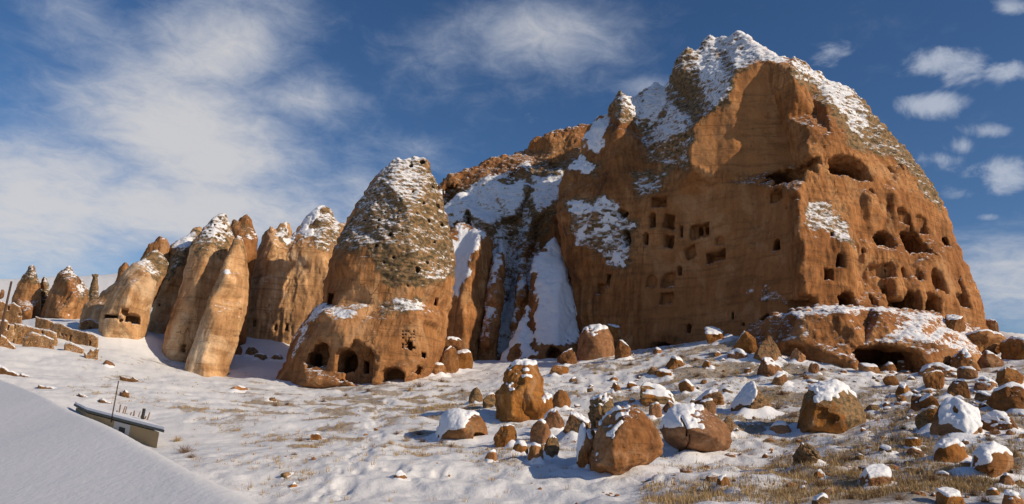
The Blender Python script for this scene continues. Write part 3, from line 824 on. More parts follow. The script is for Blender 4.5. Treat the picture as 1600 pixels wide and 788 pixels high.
rock('cliff_ledge', 'low orange rock terrace with a wide arched cave below the great cliff', 'rock ledge',
     [(1135, 640, 91.5), (1148, 560, 91), (1158, 535, 90.5), (1168, 518, 90), (1185, 503, 90), (1205, 492, 88.5), (1225, 490, 87.5), (1250, 484, 86.5), (1310, 478, 86.5), (1360, 480, 86.5), (1400, 484, 86.5), (1440, 489, 87), (1466, 494, 88), (1500, 505, 90), (1530, 516, 93), (1548, 526, 94),
      (1556, 560, 90), (1550, 600, 86), (1500, 640, 81)],
     [(1250, 494, 83.6), (1250, 530, 82), (1320, 540, 80.5), (1320, 489, 81.8), (1375, 492, 82.2), (1200, 545, 84.5), (1400, 500, 84), (1395, 520, 80.6), (1400, 530, 79.5), (1340, 575, 78), (1400, 582, 76), (1350, 545, 79.6),
      (1430, 503, 84.6), (1440, 512, 82.2), (1452, 524, 82.6), (1455, 536, 79.2), (1470, 515, 85.6), (1472, 525, 83), (1488, 540, 82.4), (1486, 552, 79.4), (1465, 566, 77.6), (1505, 522, 87.4), (1506, 534, 84.6), (1524, 545, 85), (1520, 558, 81.8), (1500, 572, 79.4), (1540, 560, 85.6)],
     step=1.8, dstep=0.22, rad=1.2, bulge=.8, thick=5, jag=1.8, caves=[(1401, 562, 112, 54, 10, 'arch'), (1478, 574, 24, 12, 2, 'arch'), (1530, 572, 26, 12, 2, 'arch')], lumps=[(.45, 5, 2.4), (.40, 2.4, 1.0), (.15, 1, .6)], disp=(.18, 1.6), seed=11, ledge=.22, soft=.7,
     snow=[([(1130, 488), (1330, 486), (1345, 560), (1335, 620), (1130, 620)], -.3), ([(1330, 566), (1350, 535), (1385, 519), (1420, 503), (1400, 486), (1470, 494), (1545, 520), (1540, 560), (1500, 550), (1470, 545), (1462, 562), (1440, 545), (1400, 536), (1362, 547)], .30),
           ([(1225, 490), (1310, 476), (1400, 482), (1400, 490), (1310, 485), (1230, 498)], .35), ([(1255, 520), (1290, 508), (1290, 512), (1258, 526)], .5)])

# ------------------------------------------------------------------ the gully between tower and cliff
rock('rock_cliff', 'dark flat-topped back cliff above a snowy gully, behind the rock tower', 'cliff',
     [(668, 620, 139.0), (670, 340, 150.0), (687, 286, 158.0), (705, 272, 158.0), (722, 268, 158.0), (745, 262, 159.0), (760, 252, 159.0), (775, 249, 159.0), (790, 246, 159.0), (805, 241, 160.0), (830, 237, 160.0), (833, 220, 157.0), (850, 212, 157.0), (862, 208, 157.0), (875, 205, 157.0), (900, 197, 157.0), (918, 195, 157.0), (940, 198, 157.0),
      (965, 300, 150.0), (965, 620, 139.0)],
     [(715, 297, 152.0), (769, 284, 150.0), (824, 264, 149.0), (835, 277, 148.0), (905, 250, 149.0), (720, 285, 156.0), (770, 265, 157.0), (870, 235, 154.0), (833, 250, 156.0),
      (710, 350, 141.0), (735, 330, 140.0), (748, 330, 144.0), (765, 345, 139.0), (782, 345, 143.0), (800, 340, 139.0), (815, 345, 144.0), (830, 345, 141.0), (860, 320, 141.0), (845, 345, 144.0), (770, 400, 141.0), (785, 400, 138.0), (800, 400, 145.0), (815, 400, 141.0), (830, 400, 145.0), (775, 470, 138.0), (790, 470, 142.0), (805, 470, 138.0), (820, 470, 142.0), (770, 540, 132.0), (800, 560, 130.0), (900, 560, 129.0), (720, 500, 135.0), (860, 420, 141.0)],
     step=2.2, dstep=0.4, rad=1.6, bulge=.7, thick=12, jag=1.6, lumps=[(1.2, 5, 34), (.6, 2.6, 18), (.15, 1.6, 3)], disp=(.26, 2.4), vert=1.5, seed=21, ledge=.3, soft=1.2,
     weather=[([(690, 300), (830, 262), (905, 250), (880, 330), (840, 380), (790, 380), (700, 370)], .9), ([(680, 290), (750, 262), (830, 237), (918, 196), (930, 250), (830, 275), (770, 283), (715, 297)], .35), ([(740, 380), (850, 380), (850, 600), (740, 600)], .4)],
     snow=[([(660, 300), (980, 300), (980, 640), (660, 640)], .10), ([(688, 300), (715, 297), (769, 284), (820, 281), (824, 330), (835, 350), (835, 390), (800, 380), (760, 360), (700, 372)], .70), ([(832, 277), (880, 270), (878, 300), (862, 330), (840, 345), (832, 320)], .72),
           ([(750, 375), (845, 375), (830, 480), (800, 540), (745, 590), (740, 540), (765, 480)], .74), ([(775, 380), (800, 395), (790, 470), (770, 540), (750, 530), (765, 470)], .88), ([(750, 282), (825, 256), (825, 262), (760, 290)], .55)])
rock('rock_fin', 'steep rock fin with a smooth snow slab, beside the rock tower', 'rock',
     [(688, 620, 125.0), (697, 480, 129.0), (702, 400, 131.0), (701, 366, 133.0), (712, 352, 135.0), (724, 348, 135.0), (738, 356, 134.0), (755, 358, 133.0), (766, 372, 132.0), (769, 400, 131.0), (766, 450, 130.0), (761, 480, 129.0), (753, 520, 128.0), (745, 550, 126.0), (742, 620, 125.0)],
     [(749, 368, 129.5), (740, 410, 126.5), (722, 462, 124.0), (725, 520, 122.0), (733, 570, 121.0), (712, 400, 131.5), (710, 450, 128.0)], [[(749, 368), (740, 410), (722, 462), (725, 520), (733, 570)]],
     step=2.0, dstep=.3, rad=1.2, bulge=.7, thick=6, lumps=[(.3, 3, 6)], disp=(.16, 2), vert=1.2, seed=25, ledge=.12,
     snow=[([(704, 375), (715, 358), (740, 362), (750, 362), (742, 405), (728, 440), (716, 462), (709, 462), (705, 420)], 1.1)])
rock('rock_slab', 'leaning rock slab plastered with blue-shadowed snow left of the great cliff', 'rock',
     [(766, 620, 118.0), (780, 566, 119.0), (800, 532, 120.0), (815, 500, 121.0), (828, 470, 122.0), (829, 430, 124.0), (835, 405, 126.0), (852, 385, 128.0), (866, 371, 129.0), (876, 385, 128.0), (880, 400, 127.0), (893, 430, 126.0), (900, 470, 124.0), (906, 510, 122.0), (910, 545, 120.0), (912, 620, 118.0)],
     [(838, 470, 121.0), (838, 540, 116.6), (831, 470, 123.0), (830, 540, 118.0), (870, 460, 120.0), (870, 540, 115.5), (808, 540, 117.5), (820, 562, 115.5), (880, 420, 124.0), (895, 540, 117.0)], [[(838, 470), (838, 540)], [(831, 470), (830, 540)]],
     step=2.0, dstep=.3, rad=1.4, bulge=.6, thick=6, caves=[(868, 556, 26, 26, 4, 'arch', 15), (806, 552, 17, 15, .5, 'round')], lumps=[(.3, 3, 3), (.15, 1.2, 1.2)], disp=(.14, 2), vert=.3, seed=27, ledge=.16,
     snow=[([(778, 562), (800, 530), (828, 475), (830, 405), (866, 374), (880, 395), (900, 470), (906, 535), (880, 540), (850, 545), (825, 562), (800, 566)], .98), ([(797, 545), (812, 543), (815, 558), (800, 562)], -.4), ([(829, 430), (836, 430), (839, 545), (832, 545)], -.1), ([(845, 543), (880, 541), (885, 570), (845, 570)], -.3)])

rock('rock_rib', 'narrow dark rock rib edged with snow inside the gully, nearer the tower', 'rock',
     [(744, 620, 124), (750, 545, 125), (760, 475, 127), (768, 420, 129), (775, 396, 130), (783, 394, 130), (788, 420, 129), (783, 480, 127), (776, 540, 126), (774, 620, 125)],
     [(764, 540, 122.5), (774, 470, 124.5), (780, 420, 127.5)], step=1.8, dstep=.3, rad=1.0, bulge=.8, thick=4, lumps=[(.4, 2.5, 7)], disp=(.2, 1.6), vert=1.2, seed=91, ledge=.2,
     snow=[([(744, 560), (766, 420), (776, 396), (780, 400), (772, 460), (760, 545)], .75), ([(740, 380), (795, 380), (795, 600), (740, 600)], .15)])
rock('rock_rib', 'narrow dark rock rib edged with snow inside the gully, nearer the snowy slab', 'rock',
     [(793, 620, 125), (798, 545, 126), (804, 480, 128), (808, 440, 130), (815, 424, 131), (822, 436, 130), (826, 470, 128.5), (820, 530, 127), (815, 620, 126)],
     [(807, 540, 124), (814, 470, 126)], step=1.8, dstep=.3, rad=1.0, bulge=.8, thick=4, lumps=[(.4, 2.5, 6)], disp=(.2, 1.6), vert=1.2, seed=93, ledge=.2,
     snow=[([(792, 560), (804, 470), (812, 426), (817, 430), (812, 470), (803, 550)], .75), ([(790, 410), (830, 410), (830, 600), (790, 600)], .15)])

# ------------------------------------------------------------------ the rock tower with its dwellings
holes = [(590, 318, 5, 6, 1.2), (592, 344, 5, 6, 1.2), (588, 383, 5, 7, 1.2), (610, 366, 6, 6, 1), (641, 260, 6, 8, 1.5), (660, 253, 9, 8, 2), (668, 270, 4, 6, 1.2), (675, 292, 5, 7, 1.2), (662, 318, 4, 6, 1), (683, 320, 5, 7, 1.2), (650, 335, 4, 6, 1), (690, 350, 4, 6, 1),
         (621, 340, 4, 5, 1), (570, 345, 5, 5, 1), (605, 300, 4, 5, 1), (600, 410, 5, 5, 1), (635, 395, 5, 5, 1), (652, 421, 6, 9, 1.5), (637, 447, 5, 6, 1.2), (667, 410, 5, 6, 1), (590, 355, 4, 5, 1), (625, 312, 4, 5, 1), (615, 402, 5, 5, 1), (575, 400, 4, 5, 1), (560, 330, 4, 5, 1), (645, 300, 4, 5, 1), (670, 345, 4, 6, 1), (678, 378, 4, 6, 1), (602, 332, 4, 5, 1), (628, 362, 4, 5, 1)]
TCAP = [(519, 388), (540, 346), (565, 300), (598, 258), (622, 238), (663, 238), (680, 269), (695, 312), (710, 360), (713, 425), (690, 440), (662, 456), (640, 450), (612, 450), (592, 440), (585, 405), (570, 392), (540, 388)]
rock('rock_tower', 'tall conical rock tower dusted with snow, cave dwellings at its foot', 'rock tower',
     [(420, 640, 97), (430, 595, 97), (449, 558, 97), (468, 510, 98), (488, 486, 98), (504, 474, 98), (507, 442, 99), (521, 389, 99), (540, 350, 100), (565, 307, 100), (580, 286, 100), (598, 266, 101), (610, 254, 101), (622, 247, 101), (634, 250, 101), (646, 247, 101), (655, 249, 101), (663, 247, 101), (670, 256, 101),
      (676, 269, 101), (690, 312, 100), (704, 360, 100), (710, 413, 99), (710, 456, 99), (700, 490, 99), (695, 529, 98), (684, 567, 97), (676, 590, 97), (674, 640, 97)],
     [(480, 600, 89.5), (560, 600, 88), (620, 600, 88), (560, 510, 90), (507, 490, 91), (560, 484, 90.8), (520, 500, 90.5), (526, 478, 94.2), (565, 476, 93.6), (560, 430, 92.8), (530, 410, 94.8), (585, 478, 92.5), (600, 500, 90), (652, 500, 90.2), (622, 466, 92), (650, 466, 92.3), (655, 430, 92), (692, 440, 94.5),
      (600, 380, 92.2), (640, 330, 94), (612, 290, 97), (680, 500, 93), (668, 560, 91.5), (590, 560, 88.6), (470, 560, 93), (640, 380, 92), (560, 380, 94)],
     [[(507, 490), (520, 500), (560, 484), (585, 478)], [(526, 478), (565, 476)], [(600, 500), (652, 500)], [(622, 466), (650, 466)]],
     step=1.6, dstep=0.22, rad=3.0, bulge=.6, thick=9,
     caves=[(500, 553, 32, 42, 4, 'arch'), (497, 563, 14, 22, 6, 'arch'), (559, 567, 58, 66, 3.2, 'arch'), (545, 566, 27, 36, 6, 'arch'), (573, 574, 8, 20, 5, 'box'), (612, 587, 37, 26, 5, 'arch'), (681, 472, 7, 13, 2.5, 'box', -15), (516, 468, 14, 22, 3, 'box'),
            (661, 555, 7, 9, 2.5, 'box'), (651, 577, 9, 16, 3, 'arch', 0, -20), (640, 540, 9, 18, 2.5, 'arch')] +
           [(629 + 4.3 * i, 518 + 5 * j, 3, 3.4, 1.2, 'box') for i in range(5) for j in range(6) if (i + j) % 5 != 3] + [h + ('round',) for h in holes],
     lumps=[(.35, 5, 5), (.15, 2, 2)], disp=(.13, 1.7), vert=.5, mat=M_TOWER, seed=31, ledge=.22, jag=1.3,
     weather=[(TCAP, 1.0), ([(487, 486), (504, 476), (478, 525), (462, 545)], .7), ([(590, 468), (658, 468), (655, 486), (600, 484)], .8)],
     snow=[(TCAP, .22), ([(560, 310), (598, 258), (625, 240), (665, 240), (655, 300), (600, 330), (545, 370)], .36), ([(487, 484), (504, 476), (482, 520), (462, 548), (455, 565), (462, 520)], .62), ([(588, 466), (625, 464), (658, 474), (657, 482), (600, 476)], .55), ([(507, 478), (540, 484), (568, 494), (566, 500), (530, 492)], .5),
           ([(560, 400), (585, 395), (640, 440), (630, 446)], .3)])

# ------------------------------------------------------------------ fins and spires to the left
FG = 'rock fins and spires along the valley'
rock('rock_fin', 'smooth leaning rock fin, frontmost of the left row, with splayed foot', 'rock fin',
     [(284, 625, 96.0), (287, 588, 95.9), (291, 572, 96.0), (300, 540, 96.5), (326, 468, 97.3), (340, 436, 98.6), (351, 408, 99.3), (364, 374, 100.8), (371, 368, 101.2), (378, 371, 101.6), (384, 389, 101.8), (388, 430, 101.7), (387, 470, 101.2), (380, 505, 101.0), (374, 527, 100.4), (366, 550, 100.0), (358, 572, 99.7), (357, 590, 99.8), (358, 625, 100.0)],
     [(318, 560, 94.8), (338, 500, 95.7), (356, 440, 97.4), (320, 600, 94.4), (345, 600, 96.8)], step=1.7, dstep=.22, rad=1.2, bulge=.9, thick=5, lumps=[(.22, 4, 8)], disp=(.10, 1.8), vert=.5, mat=M_FIN, seed=41, ledge=.07, caves=[(373, 490, 4, 10, .8, 'round'), (374, 484, 3, 3, .8, 'round')], jag=.6, group=FG,
     weather=[([(345, 425), (352, 402), (362, 380), (375, 372), (384, 395), (372, 385), (362, 400)], .6), ([(300, 538), (350, 405), (354, 408), (306, 540)], .45)], snow=[([(346, 424), (356, 420), (360, 428), (350, 428)], .5), ([(372, 366), (384, 372), (382, 385)], .4)])
rock('rock_fin', 'tall rock fin with dark snow-flecked pointed top and a door at its foot', 'rock fin',
     [(250, 590, 102.6), (253, 541, 102.7), (262, 510, 102.3), (284, 447, 103.6), (299, 380, 105.0), (307, 370, 105.4), (316, 360, 105.9), (325, 350, 107.2), (333, 340, 107.5), (341, 335, 107.8), (347, 333, 108.0), (353, 334, 108.3), (359, 348, 108.8), (365, 372, 108.3), (378, 400, 108.0), (380, 470, 109.0), (345, 560, 107.4), (340, 600, 107.1)],
     [(280, 540, 101.0), (300, 470, 101.5), (318, 410, 102.8), (335, 370, 104.8), (320, 540, 103.5)], step=1.7, dstep=.22, rad=1.2, bulge=.9, thick=5, caves=[(287, 545, 6, 13, 2, 'box'), (343, 342, 4, 4, 1, 'round'), (335, 352, 3, 4, 1, 'round'), (349, 350, 4, 4, 1, 'round'), (327, 362, 4, 3, 1, 'round'), (352, 362, 4, 4, 1, 'round'), (340, 368, 4, 4, 1, 'round'), (356, 340, 4, 4, 1, 'round')], lumps=[(.25, 4, 8), (.15, 1.5, 2)], disp=(.11, 1.8), vert=.5, mat=M_FIN, seed=43, ledge=.12, jag=.6, group=FG,
     weather=[([(298, 382), (310, 360), (335, 330), (355, 328), (366, 370), (362, 385), (345, 388), (325, 380), (308, 390)], 1.0), ([(300, 385), (330, 385), (362, 392), (345, 410), (320, 398)], .5)], snow=[([(305, 372), (335, 332), (355, 330), (366, 370), (345, 384), (322, 376)], .38)])
rock('rock_fin', 'reddish crooked rock fin with knobbly top behind the frontmost fin', 'rock fin',
     [(352, 600, 116), (356, 400, 116), (360, 352, 117), (366, 344, 117), (372, 348, 117), (377, 340, 117), (386, 334, 117), (391, 342, 117), (395, 353, 117), (400, 364, 117), (403, 374, 117), (400, 395, 116), (394, 420, 116), (388, 470, 115), (384, 540, 115), (382, 600, 115)],
     [(378, 400, 113.5), (375, 500, 113)], step=1.7, dstep=.25, rad=1.8, bulge=.6, thick=4, lumps=[(.35, 2.5, 4), (.2, 1.2, 1.2)], disp=(.16, 1.4), mat=M_TOWER, seed=45, ledge=.16, jag=.6, group=FG, weather=[([(358, 350), (388, 328), (402, 372), (395, 380), (375, 372)], .45)], snow=[([(386, 362), (404, 372), (400, 380), (388, 370)], .4)])
rock('rock_fin', 'narrow shaded rock fin with snow-streaked sloping shoulder', 'rock fin',
     [(226, 560, 112.3), (230, 514, 112.3), (243, 468, 112.6), (258, 430, 113.4), (262, 408, 114.3), (266, 384, 114.3), (276, 377, 115.6), (293, 368, 116.1), (303, 357, 116.3), (311, 354, 116.6), (318, 362, 116.8), (312, 390, 115.7), (300, 440, 114.9), (275, 520, 113.7), (268, 560, 113.5)],
     [(250, 500, 110.9), (272, 430, 111.8), (290, 385, 113.5)], step=1.7, dstep=.25, rad=1.8, bulge=.5, thick=4, caves=[(250, 477, 5, 6, 1.5, 'box'), (240, 505, 3, 6, .8, 'arch'), (246, 500, 3, 5, .8, 'arch')], lumps=[(.25, 3, 5), (.15, 1.5, 2)], disp=(.12, 1.6), mat=M_FIN, seed=47, ledge=.14, jag=.6, group=FG,
     weather=[([(262, 440), (264, 380), (310, 350), (318, 365), (300, 378), (290, 400), (282, 425), (268, 440)], 1.0)], snow=[([(266, 392), (270, 380), (295, 366), (311, 352), (300, 378), (285, 395)], .55), ([(262, 440), (266, 395), (285, 395), (275, 425)], .35)])
rock('rock_fin', 'broad rounded rock fin with three black cave openings like a face', 'rock fin',
     [(150, 540, 101.4), (156, 499, 101.5), (167, 471, 101.4), (183, 441, 102.7), (196, 424, 102.9), (207, 413, 103.3), (218, 408, 103.8), (226, 402, 105.1), (238, 393, 105.3), (246, 391, 105.6), (256, 398, 106.3), (265, 414, 106.6), (256, 432, 105.6), (246, 452, 104.2), (236, 485, 104.4), (230, 512, 104.5), (226, 550, 104.4)],
     [(190, 500, 99.4), (205, 450, 99.6), (225, 430, 101.4), (175, 500, 99.8)], step=1.4, dstep=.22, rad=1.2, bulge=.9, thick=5, caves=[(174, 494, 20, 8, 5, 'box', -25), (194, 487, 10, 11, 5, 'box', -25), (189, 501, 6, 6, 4, 'round', -25), (208, 497, 22, 15, 5, 'arch', -30)], lumps=[(.22, 4, 6)], disp=(.10, 1.8), mat=M_FIN, seed=49, ledge=.08, vert=.4, jag=.6, group=FG,
     weather=[([(220, 408), (240, 388), (258, 394), (268, 414), (258, 432), (246, 446), (236, 436), (228, 420)], 1.0)], snow=[([(220, 408), (240, 388), (258, 394), (268, 414), (256, 440), (244, 452), (236, 436), (228, 420)], .16)])
rock('rock_spire', 'small brown rock point showing above the fin with three openings', 'rock spire',
     [(212, 480, 114.0), (219, 408, 114.0), (226, 394, 114.0), (232, 382, 114.0), (241, 377, 114.0), (250, 370, 114.0), (257, 373, 114.0), (263, 384, 114.0), (266, 410, 114.0), (268, 480, 114.0)], [], step=1.6, dstep=.25, rad=2.0, bulge=.7, thick=3, lumps=[(.3, 2.5, 3), (.2, 1.2, 1.2)], disp=(.16, 1.4), mat=M_TOWER, seed=51, jag=.6, group=FG, ledge=.16, weather=[([(240, 378), (252, 366), (266, 385), (262, 395)], .5)])
rock('rock_spire', 'little reddish rock knob above the low ruins, left of the broad fin', 'rock spire',
     [(172, 500, 131), (178, 446, 131), (182, 434, 131), (186, 421, 131), (192, 413, 131), (197, 410, 131), (201, 417, 131), (200, 432, 131), (196, 500, 131)], [], step=1.4, dstep=.25, rad=1.5, bulge=.7, thick=3, lumps=[(.2, 1.5, 2)], disp=(.12, 1.2), mat=M_TOWER, seed=53, jag=.6, group=FG)
rock('rock_fin', 'low sloping rock shoulder between the ruins and the broad fin', 'rock fin',
     [(122, 530, 118.0), (126, 497, 118.0), (132, 478, 118.0), (140, 472, 118.0), (152, 467, 118.0), (160, 456, 118.0), (170, 450, 118.0), (184, 440, 118.0), (186, 470, 117.0), (170, 530, 117.0)], [(150, 490, 115.5)], step=1.5, dstep=.25, rad=2.0, bulge=.6, thick=4, lumps=[(.25, 3, 3)], disp=(.12, 1.4), mat=M_FIN, seed=55, jag=.6, group=FG)
rock('rock_cliff', 'long rock wall with two pointed peaks and small windows, half in shadow', 'cliff',
     [(374, 600, 119.8), (378, 520, 120.1), (384, 478, 121.2), (390, 440, 121.3), (397, 406, 122.4), (404, 388, 122.2), (411, 375, 122.2), (417, 364, 122.3), (424, 356, 122.3), (432, 361, 122.9), (440, 350, 123.5), (448, 345, 123.6), (453, 357, 123.7), (455, 368, 123.7), (464, 362, 123.8), (472, 350, 124.9), (481, 340, 124.9), (492, 328, 125.0), (503, 321, 125.2), (511, 324, 125.3), (520, 331, 125.4), (526, 345, 125.5), (535, 352, 125.6), (545, 345, 126.8), (560, 340, 127.9), (580, 600, 123.2)],
     [(405, 480, 119.0), (420, 420, 119.7), (425, 380, 120.9), (440, 480, 118.9), (448, 400, 121.0), (455, 420, 121.6), (470, 500, 118.3), (490, 420, 120.0), (505, 360, 122.3), (520, 480, 118.9), (500, 385, 120.5), (450, 385, 122.2), (470, 392, 120.0)], step=1.7, dstep=.25, rad=2.2, bulge=.7, thick=6,
     caves=[(383, 499, 6, 11, 2, 'box'), (398, 505, 6, 13, 2, 'arch'), (431, 512, 6, 10, 2, 'arch'), (448, 511, 7, 12, 2, 'arch'), (399, 481, 4, 4, 1.5, 'box'), (420, 478, 3, 4, 1, 'box'), (395, 452, 5, 4, .8, 'round')], lumps=[(.4, 5, 12), (.25, 2, 5), (.1, 1, 1.3)], disp=(.15, 1.8), vert=1.0, mat=M_FIN, seed=57, ledge=.14,
     weather=[([(448, 378), (481, 336), (503, 317), (528, 340), (530, 380), (512, 392), (495, 382), (486, 370)], 1.0), ([(434, 364), (448, 341), (456, 366), (450, 378), (440, 372)], .9)],
     snow=[([(448, 376), (465, 360), (481, 337), (503, 317), (500, 335), (486, 355), (484, 368), (460, 374)], 1.0), ([(484, 370), (500, 330), (528, 335), (530, 375), (512, 392)], .30), ([(434, 364), (448, 341), (454, 362), (444, 366)], .6), ([(405, 388), (424, 352), (428, 360), (412, 380)], .3)])
SG = 'far pointed rock cones on the left'
rock('rock_spire', 'leftmost far rock cone with dark pointed tip', 'rock spire', [(15, 515, 158), (19, 468, 158), (27, 446, 158), (38, 428, 158), (46, 417, 158), (51, 415, 158), (57, 429, 158), (62, 445, 158), (64, 470, 158), (63, 515, 158)], [(40, 490, 153)], step=1.2, dstep=.3, rad=3, bulge=.8, thick=5, lumps=[(.3, 3, 5)], disp=(.14, 1.8), mat=M_TOWER, seed=61, jag=.35, group=SG,
     weather=[([(30, 440), (49, 408), (62, 440), (50, 436)], 1.0)], snow=[([(32, 438), (49, 408), (62, 440), (50, 434)], .30)])
rock('rock_spire', 'thin snow-flecked rock stack squeezed between two far cones', 'rock spire', [(58, 515, 162), (61, 460, 162), (64, 441, 162), (70, 431, 162), (76, 445, 162), (80, 470, 162), (82, 515, 162)], [], step=1.2, dstep=.3, rad=2, bulge=.8, thick=4, lumps=[(.3, 2, 2)], disp=(.2, 1.4), mat=M_TOWER, seed=63, jag=.35, group=SG, weather=[([(55, 425), (85, 425), (85, 500), (55, 500)], .8)], snow=[([(55, 440), (85, 440), (85, 500), (55, 500)], .34)])
rock('rock_spire', 'widest far rock cone with grooved face and snowy tip', 'rock spire', [(62, 520, 154), (67, 490, 154), (74, 468, 154), (81, 452, 154), (91, 429, 154), (100, 422, 154), (108, 416, 154), (113, 422, 154), (119, 430, 154), (126, 444, 154), (134, 452, 154), (138, 462, 154), (132, 490, 154), (128, 520, 154)], [(95, 490, 148), (105, 440, 151), (118, 470, 149.5)], step=1.2, dstep=.3, rad=3, bulge=.8, thick=6, lumps=[(.4, 3, 8), (.2, 1.5, 3)], disp=(.2, 2), vert=1.2, mat=M_TOWER, seed=65, jag=.35, group=SG,
     weather=[([(88, 436), (108, 408), (124, 436), (110, 430), (100, 438)], 1.0), ([(116, 426), (140, 455), (132, 470), (122, 450)], .8)], snow=[([(90, 434), (108, 408), (124, 436), (108, 428)], .36), ([(118, 430), (140, 455), (130, 460)], .3)])
rock('rock_spire', 'dark jagged rock point leaning on the right of the widest far cone', 'rock spire', [(118, 500, 157), (120, 450, 157), (123, 440, 157), (128, 437, 157), (133, 444, 157), (139, 454, 157), (138, 500, 157)], [], step=1.2, dstep=.3, rad=2, bulge=.8, thick=4, lumps=[(.3, 2, 2)], disp=(.2, 1.4), seed=67, jag=.35, group=SG, weather=[([(115, 430), (142, 430), (142, 480), (115, 480)], .9)], snow=[([(115, 430), (142, 430), (142, 480), (115, 480)], .22)])
rock('rock_spire', 'thin dark far spire wearing a flat cap stone', 'rock spire', [(136, 500, 182), (139, 455, 182), (142, 444, 182), (145, 434, 182), (143, 430, 182), (144, 428, 182), (153, 428, 182), (154, 431, 182), (152, 434, 182), (154, 450, 182), (155, 463, 182), (157, 500, 182)], [], step=.9, dstep=.25, rad=1.2, bulge=.9, thick=3, lumps=[(.1, 1.5, 2)], disp=(.06, 1.2), seed=69, jag=.35, group=SG, soft=1, weather=[([(130, 420), (165, 420), (165, 500), (130, 500)], .9)], ledge=.06, snow=[([(136, 452), (155, 452), (158, 500), (130, 500)], .5)])
rock('rock_spire', 'stubby rounded rock at the foot of the widest far cone', 'rock spire', [(88, 515, 148), (91, 489, 148), (96, 485, 148), (103, 485, 148), (109, 492, 148), (111, 515, 148)], [], step=1.2, dstep=.25, rad=1.5, bulge=.9, thick=3, lumps=[(.12, 1.5, 2)], disp=(.08, 1.2), mat=M_TOWER, seed=71, jag=.35, group=SG, snow=[([(92, 487), (104, 482), (112, 495), (108, 496), (102, 488)], .7)])
# ------------------------------------------------------------------ ruined walls and earth banks
WG = 'ruined rubble walls on the left slope'


def ruin(label, pts, Y, caves=(), seed=1, group=WG, snow=.30, mat=None, name='ruined_wall', cat='ruin', thick=0.8):
    o = rock(name, label, cat, [(p[0], p[1], p[2] if len(p) > 2 else Y) for p in pts], [], step=0.9, dstep=0.12, rad=0.28, bulge=1.0, thick=thick, caves=caves, lumps=[(.12, 1.2, 1.0)], disp=(.05, .7), vert=0, ledge=.05,
                seed=seed, mat=mat or M_WALL, group=group, soft=.6, snow=[([(-60, 400), (300, 400), (300, 700), (-60, 700)], snow)])
    o['kind'] = 'thing'
    return o


ruin('farthest ruined wall at the left edge beneath the leftmost cone', [(-20, 520), (-20, 464), (0, 468), (14, 474), (22, 472), (32, 479), (34, 500), (34, 520)], 101, [(13, 482, 3, 6, .8, 'box'), (30, 492, 4, 4, .7, 'box')], 101)
ruin('long ruined wall running right with snow along its broken top', [(53, 535, 98), (55, 494, 98), (75, 499, 97), (86, 504, 97), (100, 507, 96), (112, 513, 96), (135, 519, 95), (153, 526, 95), (154, 538, 95), (150, 562, 95), (54, 560, 98)], 96, [(110, 528, 4, 9, .9, 'box'), (140, 537, 3, 9, .9, 'box'), (96, 522, 2.5, 3, .6, 'box'), (103, 524, 2.5, 3, .6, 'box')], 103)
ruin('ruined wall behind the lower front wall, its left half taller', [(20, 560), (21, 503), (33, 506), (45, 509), (58, 511), (66, 514), (78, 516), (88, 521), (90, 532), (88, 560)], 91, [(66, 520, 3, 4, .6, 'box'), (36, 503, 4, 5, .6, 'box')], 105)
ruin('front ruined wall with stepped left end', [(33, 565), (36, 528), (41, 525), (45, 520), (51, 518), (65, 523), (76, 527), (84, 531), (85, 565)], 87, [], 107)
ruin('separate ruined wall with a rounded top below the broad fin', [(123, 535), (126, 502), (134, 499), (142, 500), (150, 503), (160, 506), (168, 509), (178, 514), (180, 530), (150, 540)], 107, [(141, 514, 3, 6, .8, 'box'), (136, 505, 2, 3, .5, 'box')], 109)
ruin('broken wall corner standing alone at the right end of the ruins', [(129, 600), (131, 550, 85), (136, 552), (141, 545), (147, 547), (151, 543), (155, 546), (154, 560), (151, 575), (150, 600)], 85, [], 111)
ruin('low dark heap of collapsed wall half buried in snow', [(97, 570), (99, 539), (104, 536), (110, 535), (118, 539), (124, 541), (131, 546), (132, 570)], 88, [], 113, snow=.45)
ruin('tall plastered wall stump at the left edge behind the pole', [(-15, 560), (-15, 498), (0, 500), (8, 499), (14, 505), (22, 508), (22, 527), (14, 560)], 89, [(12, 512, 3, 8, .4, 'box')], 115)
ruin('lowest ruined wall at the left edge under the pole', [(-15, 575), (-15, 521), (0, 523), (8, 527), (14, 532), (25, 541), (24, 575)], 82, [], 117)
EG = 'bare brown earth banks on the left slope'
ruin('eroded brown earth bank at the left edge above the near snow', [(-12, 612), (-12, 567), (4, 572), (12, 578), (20, 580), (30, 584), (38, 584), (46, 589), (42, 612)], 64, [], 121, EG, .35, M_EARTH, 'earth_bank', 'earth bank', 1.5)
ruin('longest exposed brown earth bank crossing the snow above the hut', [(58, 622), (60, 601), (70, 603), (80, 604), (92, 606), (100, 607), (110, 609), (119, 607), (121, 615), (118, 635), (60, 630)], 58, [], 123, EG, .2, M_EARTH, 'earth_bank', 'earth bank', 1.5)
ruin('small stepped earth bank just left of the hut roof', [(122, 640), (123, 615), (130, 617), (140, 621), (141, 640)], 55, [], 125, EG, .2, M_EARTH, 'earth_bank', 'earth bank', 1.2)
ruin('little earth bank behind the thin roof rod', [(152, 645), (153, 624), (160, 621), (168, 625), (175, 628), (176, 645)], 54, [], 127, EG, .25, M_EARTH, 'earth_bank', 'earth bank', 1.2)
ruin('short dark earth edge right behind the hut pole top', [(186, 622), (187, 612), (195, 610), (203, 613), (202, 622)], 58, [], 129, EG, .2, M_EARTH, 'earth_bank', 'earth bank', 1.0)
ruin('dark melted earth edge in the snow above the hut', [(187, 610), (188, 588), (198, 588), (206, 590), (217, 592), (218, 610)], 74, [], 131, EG, .15, M_EARTH, 'earth_bank', 'earth bank', 1.0)

# ------------------------------------------------------------------ the hut


